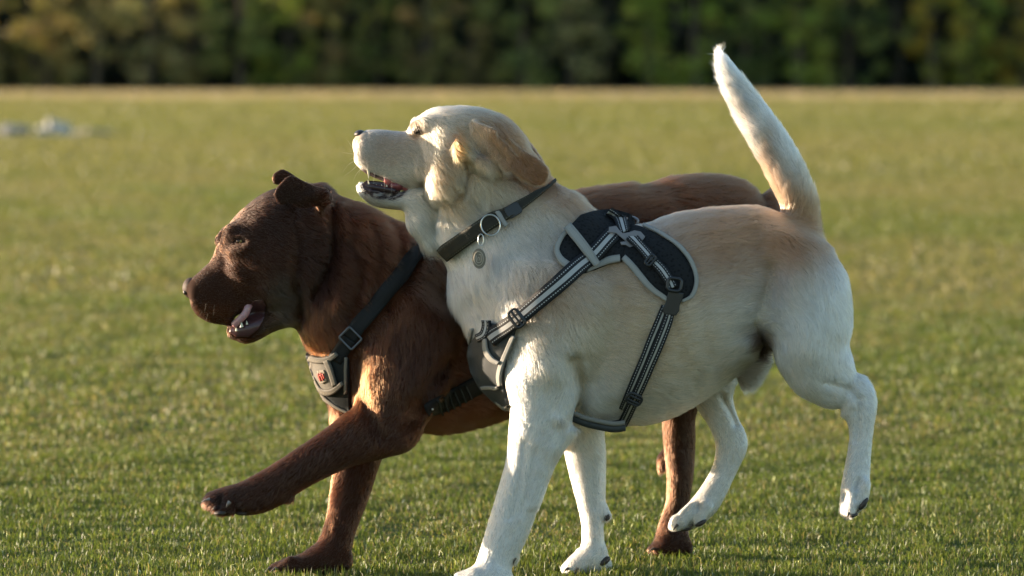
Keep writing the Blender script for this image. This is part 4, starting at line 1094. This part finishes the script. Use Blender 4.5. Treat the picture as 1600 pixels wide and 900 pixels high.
tube('tag_mark', [bp(-.0014, -.0034), bp(-.0014, .001), bp(.0006, .002), bp(.0016, -.0006), bp(.0014, -.0036)], .0006, tag_light, ycol, res=6)

# ================================================================ HARNESS OF THE YELLOW DOG
yh = empty('dog_harness', tuple(P(975, 400, 0)), label='black padded harness with grey reflective edging and striped straps on the yellow dog', cat='dog harness')
for far in (False, True):
    drape(B, 'saddle_pad', PAD_F, M_mesh, yh, off=.0065, thick=.008, far=far, step=5, puff=.003)
    drape(B, 'saddle_pad', PAD_R, M_mesh, yh, off=.0060, thick=.008, far=far, step=5, puff=.003)
    e1 = [(886, 364, 8), (876, 376, 9), (870, 393, 10), (874, 408, 11), (884, 418, 12), (898, 424, 10)]
    e2 = [(912, 424, 12), (932, 416, 13), (952, 409, 14), (970, 407, 12)]
    e3 = [(975, 406, 10), (990, 420, 12), (1005, 438, 12), (1022, 455, 11), (1040, 467, 9), (1048, 472, 7)]
    e4 = [(1006, 358, 5), (1028, 367, 6), (1054, 383, 7), (1074, 403, 8), (1085, 427, 8), (1086, 447, 8), (1078, 463, 7), (1064, 471, 5)]
    for e in (e1, e2, e3, e4): strap(B, 'edging', (e[0][:2] + (e[0][2] * .8,),) + tuple(k[:2] + (k[2] * .8,) for k in e[1:]), 9, M_piping, yh, off=.0098, thick=.004, far=far)
    strap(B, 'shoulder_strap', STRAP1, 25, M_web, yh, off=.0135 if not far else .010, thick=.0025, far=far, smoothing=6)
    strap(B, 'back_strap', [(982, 378), (997, 388), (1012, 402), (1022, 412), (1036, 427), (1047, 443), (1051, 452)], 15, M_web, yh, off=.0165, thick=.0025, far=far)
    strap(B, 'girth_strap', [(1050, 478), (1043, 500), (1026, 545), (1004, 592), (985, 630), (972, 655)], 15, M_web_thin, yh, off=.0105, thick=.0022, far=far, smoothing=6)
    strap(B, 'girth_strap', [(1040, 478, 14), (1030, 505, 16), (1010, 553, 16), (990, 598, 15), (972, 636, 11)], 15, M_web_thin, yh, off=.0075, thick=.002, far=far, smoothing=6)
strap(B, 'grip_strap', [(948, 333, 22), (962, 345, 20), (970, 362, 17), (974, 372, 16)], 20, M_web, yh, off=.0150, thick=.003)
strap(B, 'cross_band', [(884, 362, 12), (896, 376, 14), (912, 398, 14), (926, 422, 13)], 13, M_piping, yh, off=.0185, thick=.002)
# cast metal junction on the back: a four-armed link
fr = frame_at(B, 978, 376, 0, .0185, flat=.35)
px = lambda *a: [((u - 978) * PX, (376 - v) * PX) for u, v in a]
solid('harness_link', px((951, 359), (962, 357), (967, 364), (972, 369), (984, 367), (990, 364), (1000, 366), (1007, 374), (1003, 380), (994, 377), (988, 380), (984, 386), (990, 389), (997, 388), (998, 393), (985, 393), (977, 388), (970, 388), (968, 383), (977, 382), (970, 376), (962, 369), (950, 368)), .004, M_grey_metal, yh, fr, bevel=.0009)
tube('link_ring', [P(973, 346, hit(B, 973, 352)[0][1] - .016), P(985, 339, hit(B, 985, 350)[0][1] - .012), P(996, 343, hit(B, 990, 352)[0][1] - .016), P(996, 350, hit(B, 990, 352)[0][1] - .018)], .0022, M_grey_metal, yh)
def slider(parent, bvh, u, v, ang, w, h, off, bars=3):
    f = frame_at(bvh, u, v, ang, off, flat=.6); o, x, z, n = f
    tube('slider_buckle', loop_pts(f, w, h, .35), .0022, M_plastic, parent, closed=True)
    for k in (range(bars) if bars > 1 else [0]):
        t = (k - (bars - 1) / 2) * w * .42
        tube('slider_bar', [o + x * t - z * h / 2, o + x * t + n * .0012, o + x * t + z * h / 2], .0019, M_plastic, parent, res=7)
slider(yh, B, 812, 497, 38, .018, .030, .017)
slider(yh, B, 990, 617, 64, .018, .024, .0155, 2)
slider(yh, B, 1018, 411, -42, .010, .018, .020, 1)
f = frame_at(B, 1053, 446, -8, .017, .5); tube('slider_buckle', loop_pts(f, .022, .020, .3), .0028, M_plastic, yh, closed=True)
f = frame_at(B, 1054, 472, -8, .012, .5)
px2 = lambda *a: [((u - 1054) * PX, (472 - v) * PX) for u, v in a]
solid('side_release_buckle', px2((1042, 456), (1066, 456), (1065, 466), (1062, 476), (1063, 484), (1058, 492), (1040, 492), (1036, 484), (1040, 476), (1041, 466)), .009, M_plastic, yh, (f[0] , *f[1:]), bevel=.0015)
# chest plate
drape(B, 'chest_plate', CHEST, M_rubber, yh, off=.0080, thick=.007, step=5, puff=.002)
drape(B, 'chest_plate', CHEST, M_rubber, yh, off=.0080, thick=.007, step=5, puff=.002, far=True)
strap(B, 'edging', [(744, 512, 3.5), (739, 540, 3.5), (739, 560, 3.5), (745, 584, 4), (757, 604, 4), (776, 622, 5), (798, 634, 5)], 5, M_piping, yh, off=.0105, thick=.004)
strap(B, 'edging', [(808, 524, 6), (800, 542, 6.5), (792, 562, 6.5), (787, 585, 6), (788, 600, 5)], 8, M_piping, yh, off=.0108, thick=.004)
strap(B, 'edging', [(766, 530, 6), (768, 546, 7), (776, 558, 7), (788, 566, 6)], 8, M_piping, yh, off=.014, thick=.003)
strap(B, 'edging', [(752, 602, 4), (768, 600, 4.5), (786, 601, 4.5)], 6, M_piping, yh, off=.0125, thick=.003)
strap(B, 'front_loop', [(768, 500), (768, 512), (764, 524), (755, 528)], 13, M_web, yh, off=.014, thick=.004)
tube('front_ring', [P(770, 522, -.035), P(756, 526, -.045), P(740, 528, -.045), P(734, 525, -.035), P(734, 519, -.03)], .0026, simple('loop_cord', (.42, .38, .33), .7), yh)
# under-chest pad
ub = [(893, 640), (915, 649), (940, 655), (960, 658), (976, 656)]
for yy, nm, mt, r, dv in ((-.085, 'belly_edging', M_piping, .0042, 4), (-.078, 'belly_pad', M_rubber, .0075, 11)):
    tube(nm, [P(u, v + dv, yy - .004 * math.sin(i)) for i, (u, v) in enumerate(ub)], r, mt, yh, res=10)
strap(B, 'belly_strap', [(938, 654), (955, 655), (976, 652)], 8, M_web_plain, yh, off=.011, thick=.003)
print('yellow done', time.time() - T0)

WARP = lambda u: -0.095 * (1 - np.clip((np.asarray(u, float) - 590) / 190, 0, 1) ** 1.3)
def Pb(u, v, y): return P(u, v, y + float(WARP(u)))
# ================================================================ BROWN DOG
bdog = empty('brown_dog', (0.0, 0.3, 0.0), label='chocolate brown labrador lifting one foreleg, ear flung up and mouth open, behind the yellow dog', cat='dog')
def build_brown():
    S = Sculpt((-0.58, -0.08, -0.03), (0.50, 0.62, 0.76), 0.0028)
    F = 0.004
    yb = lambda u: 0.21 + (u - 480) / 720 * 0.21
    S.add('torso', [(640, 375, 530, 590, yb(560), .090), (672, 378, 552, 640, yb(600), .112), (710, 372, 620, 667, yb(660), .128), (765, 350, 695, 678, yb(730), .135), (830, 322, 775, 660, yb(800), .134), (900, 297, 860, 622, yb(880), .130), (980, 284, 950, 592, yb(960), .122),
                    (1050, 275, 1030, 575, yb(1040), .118), (1108, 271, 1100, 575, yb(1105), .118), (1158, 280, 1160, 560, yb(1160), .115), (1190, 306, 1196, 500, yb(1195), .090)], k=0.03, inset=F, cap=(0.4, 0.5))
    S.add('chest', [(560, 480, 492, 520, .20, .055), (590, 500, 492, 570, .205, .075), (640, 540, 505, 610, .21, .085), (680, 600, 540, 645, .22, .080)], k=0.03, inset=F, cap=(.5, .5))
    S.add('neck', [(505, 290, 448, 500, .20, .068), (535, 303, 470, 530, .20, .080), (575, 320, 482, 545, .20, .092), (618, 342, 500, 565, .205, .102), (652, 360, 530, 600, .215, .108), (680, 385, 580, 630, .225, .108)], k=0.03, inset=.006, cap=(.3, .3))
    S.add('skull', [(347, 376, 352, 440, .19, .040), (358, 348, 372, 465, .19, .060), (382, 322, 402, 478, .19, .072), (415, 299, 430, 490, .19, .076), (455, 288, 462, 498, .19, .076), (498, 287, 490, 500, .195, .072)], k=.02, inset=.002, cap=(.5, .5))
    S.add('muzzle', [(291, 440, 298, 470, .185, .018), (302, 432, 302, 488, .186, .030), (322, 414, 325, 504, .187, .036), (342, 396, 350, 507, .188, .038), (365, 384, 378, 496, .19, .042), (395, 372, 405, 482, .19, .050)], k=.012, inset=.001, cap=(.6, .4), expo=2.4)
    S.add('jaw', [(359, 508, 363, 530, .188, .015), (372, 500, 384, 537, .188, .022), (392, 497, 404, 531, .188, .028), (415, 488, 428, 518, .19, .036), (440, 475, 458, 508, .19, .048)], k=.014, inset=.001, cap=(.7, .3))
    S.chain([(352, 382, .155, .009), (362, 364, .150, .011), (378, 361, .147, .009)], k=.014)
    S.chain([(344, 376, .215, .010), (355, 364, .225, .012)], k=.010)
    for yy in (-.035, -.02, 0, .02, .035):
        S.chain([(358, 514, .19 + yy, .004), (372, 500, .19 + yy, .010), (390, 488, .19 + yy, .011), (402, 480, .19 + yy, .008)], k=.003, carve=True)
    S.add('near_foreleg', [(590, 440, 720, 520, .135, .055), (562, 520, 705, 590, .130, .060), (555, 585, 690, 625, .125, .055), (553, 630, 668, 662, .120, .047), (532, 650, 645, 700, .115, .040), (500, 675, 600, 716, .110, .035), (468, 697, 555, 727, .107, .031), (432, 721, 510, 746, .104, .028), (400, 740, 470, 768, .102, .026), (372, 754, 438, 790, .100, .027), (345, 762, 402, 803, .098, .031), (325, 770, 362, 803, .098, .028), (318, 780, 334, 797, .098, .018)],
          k=.022, inset=.002, cap=(.4, .6))
    S.add('far_foreleg', [(505, 560, 630, 580, .23, .050), (512, 615, 622, 630, .23, .045), (516, 660, 610, 675, .22, .038), (519, 720, 594, 724, .20, .031), (514, 775, 577, 778, .18, .027), (507, 815, 560, 822, .165, .026), (495, 845, 552, 850, .155, .027), (478, 862, 548, 868, .15, .030)],
          k=.02, inset=.002, cap=(.4, .4))
    S.add('far_forepaw', [(421, 885, 424, 898, .145, .022), (438, 878, 442, 900, .145, .032), (470, 864, 476, 899, .148, .036), (510, 852, 512, 898, .15, .034), (541, 860, 541, 892, .15, .026)], k=.012, inset=.0015, cap=(.6, .7), flow=-1)
    S.add('far_hindleg', [(1020, 450, 1150, 450, .50, .060), (1018, 540, 1125, 540, .50, .055), (1036, 610, 1095, 606, .49, .036), (1046, 660, 1080, 655, .49, .026), (1040, 694, 1070, 690, .49, .018), (1027, 714, 1052, 708, .49, .015), (1026, 734, 1044, 731, .49, .011)], k=.02, inset=.002, cap=(.4, .7))
    S.add('near_hindleg', [(1020, 440, 1160, 450, .34, .060), (1018, 530, 1140, 540, .34, .058), (1024, 590, 1110, 600, .35, .044), (1032, 640, 1089, 645, .36, .032), (1036, 690, 1087, 692, .37, .027), (1041, 740, 1084, 742, .37, .024), (1040, 780, 1078, 784, .37, .022), (1030, 815, 1076, 820, .37, .025), (1022, 838, 1078, 845, .37, .029)], k=.02, inset=.002, cap=(.4, .4))
    S.add('hind_paw', [(1014, 852, 1018, 868, .37, .020), (1026, 842, 1030, 871, .37, .030), (1050, 835, 1052, 871, .37, .032), (1074, 842, 1075, 868, .37, .026)], k=.012, inset=.0015, cap=(.7, .7), flow=-1)
    S.add('tail', [(1180, 330, 1200, 300, .42, .022), (1215, 360, 1236, 340, .44, .020), (1240, 410, 1262, 402, .46, .016), (1250, 470, 1264, 468, .47, .009)], k=.012, cap=(.3, .8))
    for yy, du, dv in ((-.022, 14, 8), (-.008, 2, 0), (.008, -2, -4), (.022, 4, -6)):
        S.chain([(352 + du, 784 + dv, .098 + yy, .0115), (332 + du, 788 + dv, .098 + yy, .0105), (326 + du, 790 + dv * .7, .098 + yy, .008)], k=.004)
        S.chain([(455, 880, .146 + yy, .012), (430 + du * .8, 890, .146 + yy, .0105)], k=.004)
        S.chain([(1040, 855, .37 + yy, .012), (1024 + du * .5, 861, .37 + yy, .010)], k=.004)
    S.chain([(448, 778, .100, .008), (454, 780, .100, .007)], k=.008)
    # ears: near one flung up and forward, far one behind it
    S.add('near_ear', [(516, 299, 509, 319, .122, .011), (496, 291, 486, 324, .106, .008), (476, 281, 464, 330, .096, .006), (459, 271, 446, 330, .090, .005), (447, 274, 433, 321, .090, .0045), (437, 286, 427, 309, .091, .004)], k=.005, cap=(.6, 1.), flow=1, expo=2.3)
    S.add('far_ear', [(480, 288, 478, 300, .27, .010), (458, 272, 462, 300, .285, .008), (442, 263, 446, 292, .29, .007), (430, 268, 431, 290, .29, .006)], k=.005, cap=(.6, 1.))
    S.chain([(500, 325, .150, .014), (506, 314, .124, .010), (498, 308, .108, .008)], k=.008)
    S.chain([(492, 320, .225, .014), (488, 300, .255, .010), (476, 294, .272, .008)], k=.008)
    S.chain([(466, 316, .094, .005), (490, 304, .100, .008), (508, 302, .108, .008)], k=.006)
    S.smooth(1)
    st = lambda pts, r, a, y1=.11: S.stroke(pts, r, a, y0=-0.08, y1=y1)
    st([(367, 376), (382, 377)], 4, .003)
    st([(363, 373), (374, 368.5), (388, 373)], 2.5, -.004)
    st([(366, 384), (376, 386), (387, 381)], 2.5, -.003)
    st([(358, 392), (375, 392), (388, 384)], 6, -.004)
    st([(345, 405), (375, 415), (400, 440)], 10, .005)
    st([(430, 400), (435, 440), (430, 470)], 22, -.006)
    st([(455, 330), (464, 380), (462, 440), (470, 490)], 10, .008)
    st([(515, 325), (520, 370), (510, 420), (490, 460)], 7, .009)
    st([(500, 340), (495, 390), (480, 430)], 14, -.005)
    st([(560, 340), (600, 400), (610, 450)], 20, -.006)
    st([(600, 345), (620, 385), (612, 430)], 9, .006)
    st([(640, 352), (648, 385), (640, 430), (600, 480)], 8, .009)
    st([(540, 380), (560, 430), (545, 490)], 12, .009)
    st([(575, 350), (590, 400), (580, 470)], 9, .007)
    st([(528, 330), (540, 400), (525, 470)], 8, -.006)
    st([(560, 560), (570, 620), (600, 680)], 9, .006)
    st([(700, 560), (672, 600), (650, 650)], 12, .012)
    st([(650, 460), (660, 540), (640, 600)], 30, -.008)
    st([(300, 486), (330, 500), (352, 492), (372, 480)], 4, .002)
    st([(1000, 290), (1040, 300), (1060, 320)], 14, .006, .4)
    st([(345, 780), (340, 800)], 4, .006, .02); st([(366, 785), (370, 802)], 4, .006, .02)
    S.smooth(1)
    return S, S.mesh('body')
BS, bme = build_brown()
print('brown sculpt', time.time() - T0, len(BS.V))
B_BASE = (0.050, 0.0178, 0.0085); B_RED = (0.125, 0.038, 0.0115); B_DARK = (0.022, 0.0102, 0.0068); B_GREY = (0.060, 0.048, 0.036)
def bcoat(u, v, p, n):
    c = blob_color(u, v, B_BASE, [(590, 420, 90, 110, B_RED, .45), (480, 540, 50, 40, B_RED, .9), (560, 600, 40, 70, B_RED, .5), (700, 470, 70, 90, B_RED, .35), (1040, 290, 190, 45, (.15, .060, .026), .8), (720, 655, 110, 30, B_RED, .35), (330, 788, 34, 24, B_DARK, .9), (508, 400, 42, 95, B_DARK, .65), (640, 400, 20, 60, B_DARK, .5), (400, 340, 60, 50, B_DARK, .5), (440, 472, 26, 46, B_GREY, .8),  # dark neck blobs: ear shadow and wrinkle shade painted into the coat
        (430, 515, 30, 12, B_GREY, .6), (470, 305, 60, 30, B_DARK, .6), (1060, 740, 30, 140, B_DARK, .4), (330, 490, 40, 16, B_RED, .5), (530, 330, 40, 30, B_RED, .3)])
    eye = near_line(u, v, [(369, 378), (381, 377.5)], 2.2); c[eye] = (0.02, 0.012, 0.01)
    return c
uu, vv = to_px(BS.V)
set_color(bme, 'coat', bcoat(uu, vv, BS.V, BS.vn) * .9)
link('body', bme, skin_material('brown_skin'), bdog)
B_FUR = fur_material('brown_fur', .30, .55, 1.4)
BSTRAP = [(650, 395), (625, 430), (595, 470), (565, 505), (540, 545), (528, 575)]
BGIRTH = [(668, 636), (700, 622), (735, 605), (775, 580)]
BCHEST = [(484, 553), (505, 556), (530, 552), (546, 560), (548, 600), (550, 640), (530, 628), (508, 608), (494, 582)]
def bmask(u, v, n, p):
    m = near_line(u, v, BSTRAP, 12) | near_line(u, v, BGIRTH, 9) | in_poly(u, v, BCHEST)
    m &= p[:, 1] < .30
    m |= near_line(u, v, [(292, 446), (298, 455)], 12) | in_poly(u, v, [(372, 497), (384, 478), (396, 468), (412, 464), (418, 478), (415, 499), (405, 516), (388, 529), (368, 528), (358, 519), (362, 509)]) | near_line(u, v, [(371, 377), (379, 377)], 3.2)
    m |= p[:, 2] < .004
    # never seen: hidden behind the other dog and away from the camera
    m |= (n[:, 1] > .5) & (u > 760) & (np.random.default_rng(3).random(len(u)) < .7)
    return m
def bspec(W, u, v, n, p):
    L = np.zeros(len(u)); lf = np.zeros(len(u))
    tab = dict(torso=(.020, .30), chest=(.024, .4), neck=(.026, .38), skull=(.0038, .14), muzzle=(.0028, .12), jaw=(.005, .3), near_foreleg=(.0085, .26), far_foreleg=(.0085, .26), far_forepaw=(.0035, .22), far_hindleg=(.009, .26), near_hindleg=(.009, .26), hind_paw=(.0035, .22), tail=(.02, .35), near_ear=(.0032, .15), far_ear=(.0032, .15))
    for i, nm in enumerate(BS.names):
        a = tab.get(nm, (.007, .25)); L += W[:, i] * a[0]; lf += W[:, i] * a[1]
    k = W[:, BS.names.index('near_foreleg')] * np.clip((620 - v) / 100, 0, 1); L += k * .010
    ns = near_line(u, v, BSTRAP, 28); L = np.where(ns & (n[:, 1] < .35), np.minimum(L, .010), L); lf = np.where(ns, lf * .6, lf)
    return np.maximum(L, .003), lf
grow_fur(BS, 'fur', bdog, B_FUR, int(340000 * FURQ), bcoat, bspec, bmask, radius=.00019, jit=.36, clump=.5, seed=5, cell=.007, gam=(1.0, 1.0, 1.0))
print('brown fur', time.time() - T0)
BB = BS.bvh
ellipsoid('nose', Pb(299, 450, .186), (.0150, .0190, .0175), M_nose_brown, bdog)
for yy in (-1, 1): ellipsoid('nostril', Pb(289.5, 457, .186 + yy * .010), (.0040, .0048, .0040), M_nose_dark, bdog, seg=12, ring=8)
he = hit(BB, 375, 377)[0]
ey = he[1] + .0040
eye = ellipsoid('eye', P(375.5, 377.2, ey), (.0072, .0065, .0050), M_eye, bdog)
ellipsoid('iris', P(375.8, 377.4, ey - .0045), (.0034, .0026, .0030), M_iris, bdog)
ellipsoid('pupil', P(374.6, 377.2, ey - .0056), (.0015, .0018, .0018), M_eye, bdog)
ellipsoid('eye', Pb(352, 377, .222), (.008, .0075, .008), M_eye, bdog)
drape(BB, 'mouth', [(374, 497), (384, 480), (396, 470), (410, 466), (416, 478), (413, 497), (404, 514), (388, 526), (370, 526), (359, 519), (362, 511)], M_mouth2, bdog, off=.002, thick=.006, step=3, puff=.003)
drape(BB, 'mouth', [(374, 497), (384, 480), (396, 470), (410, 466), (416, 478), (413, 497), (404, 514), (388, 526), (370, 526), (359, 519), (362, 511)], M_mouth2, bdog, off=.002, thick=.006, step=3, puff=.003, far=True)
ty = [h[1] for h in (hit(BB, a, b)[0] for a, b in ((405, 500), (412, 505), (400, 515), (420, 490))) if h is not None][0]
tube('tongue', [P(392, 473, ty + .006), P(388, 479, ty - .004), P(384, 489, ty - .006), P(376, 498, ty - .004), P(366, 508, ty + .004)], 0.0062, M_tongue2, bdog, res=14)
tooth(bdog, P(378, 511, ty - .005), P(376, 502, ty - .006), .0034); tooth(bdog, P(370, 517, ty + .001), P(368, 510, ty), .0024)
tooth(bdog, Pb(362, 522, .178), Pb(360, 515, .178), .0020); tooth(bdog, P(386, 507, ty - .004), P(385, 501, ty - .005), .0022)
for (a, b, c_) in [((325, 490), (322, 500), (321, 506)), ((316, 486), (311, 496), (309, 503)), ((335, 476), (334, 488), (333, 494)), ((322, 474), (320, 486), (318, 492))]:
    tube('whisker', [Pb(*a, .148), Pb(*b, .146), Pb(*c_, .146)], 0.00016, M_wh2, bdog, res=5, per=5, taper=True)
for (a, b, r, mt) in [((328, 780), (315, 784), .0030, M_claw2), ((359, 784), (353, 794), .0036, M_claw2), ((336, 792), (332, 799), .002, M_claw), ((432, 887), (421, 896), .003, M_claw), ((422, 887), (413, 897), .003, M_claw), ((1022, 857), (1013, 863), .003, M_claw)]:
    claw(BB, a, b, r, mt, bdog, .002)
pad(bdog, Pb(345, 801, .095), .012, .0045, .018, 4); pad(bdog, Pb(378, 801, .098), .012, .0045, .018, 0)

# ================================================================ HARNESS OF THE BROWN DOG
bh = empty('dog_harness', tuple(Pb(540, 550, .2)), label='plain dark harness with metal square buckle and small red patch on the brown dog', cat='dog harness')
strap(BB, 'shoulder_strap', [(656, 388), (645, 402), (625, 430), (595, 470), (565, 505), (548, 528)], 25, M_web_plain, bh, off=.0085, thick=.003, smoothing=6)
strap(BB, 'shoulder_strap', [(650, 395), (595, 470), (548, 528)], 25, M_web_plain, bh, off=.0085, thick=.003, far=True, smoothing=6)
strap(BB, 'front_strap', [(548, 528, 24), (536, 546, 24), (526, 562, 22)], 24, M_web_plain, bh, off=.009, thick=.003)
f = frame_at(BB, 549, 527, 45, .013, .45)
tube('square_buckle', loop_pts(f, .025, .029, .12), .0019, simple('buckle_metal', (.12, .13, .15), .4, metal=.6), bh, closed=True)
drape(BB, 'chest_plate', BCHEST, M_web_rib, bh, off=.0085, thick=.007, step=4)
drape(BB, 'logo_panel', [(494, 556), (516, 558), (522, 575), (528, 602), (512, 606), (500, 590), (493, 572)], simple('grey_fabric', (.15, .135, .115), .7, noise=.3, nscale=200), bh, off=.0115, thick=.003, step=3)
drape(BB, 'red_patch', [(505, 575), (514, 574), (519, 591), (510, 594)], simple('patch_ground', (.26, .21, .16), .7, noise=.2, nscale=400), bh, off=.0135, thick=.002, step=2)
M_red = simple('red_print', (.38, .05, .035), .6)
for pts in ([(507, 579), (509, 585), (511, 590)], [(510, 578), (512, 584), (514, 589)], [(508, 583), (513, 581)], [(513, 579), (516, 586)]):
    strap(BB, 'patch_print', pts, 2.0, M_red, bh, off=.0146, thick=.001, nw=3, per=4)
M_edge2 = webbing('grey_edging', (.14, .125, .105), (.18, .16, .13), .25, dash=False)
strap(BB, 'edging', [(492, 556, 8), (505, 560, 9), (520, 558, 8), (530, 550, 7)], 8, M_edge2, bh, off=.0135, thick=.006)
strap(BB, 'edging', [(516, 560, 7), (522, 575, 7), (529, 598, 6)], 6, M_edge2, bh, off=.014, thick=.004)
strap(BB, 'edging', [(497, 586, 6), (508, 604, 8), (524, 606, 8), (540, 594, 6)], 7, M_edge2, bh, off=.014, thick=.005)
strap(BB, 'edging', [(500, 604, 4), (515, 618, 4), (532, 630, 4), (549, 638, 4)], 4, M_edge2, bh, off=.0125, thick=.005)
strap(BB, 'edging', [(543, 556, 4), (544, 580, 4), (546, 610, 4)], 3.5, M_edge2, bh, off=.0125, thick=.004)
f = frame_at(BB, 490, 560, -70, .012, .3); solid('clip', rrect(.026, .012, .25), .008, M_plastic, bh, f)
strap(BB, 'girth_strap', [(664, 640, 18), (690, 628, 24), (720, 612, 26), (750, 596, 28), (790, 575, 28)], 24, M_web_plain, bh, off=.007, thick=.003)
for k in range(6):
    t = k / 5; u0 = 684 + 44 * t; v0 = 634 - 24 * t
    strap(BB, 'strap_rib', [(u0 - 5, v0 - 11), (u0, v0), (u0 + 5, v0 + 10)], 2.5, M_web_rib, bh, off=.0095, thick=.003, nw=3, per=3)
ellipsoid('rivet', frame_at(BB, 673, 637, 0, .011)[0], (.002, .0014, .002), M_steel, bh, seg=10, ring=6)
print('brown done', time.time() - T0)


print('script total', time.time() - T0)
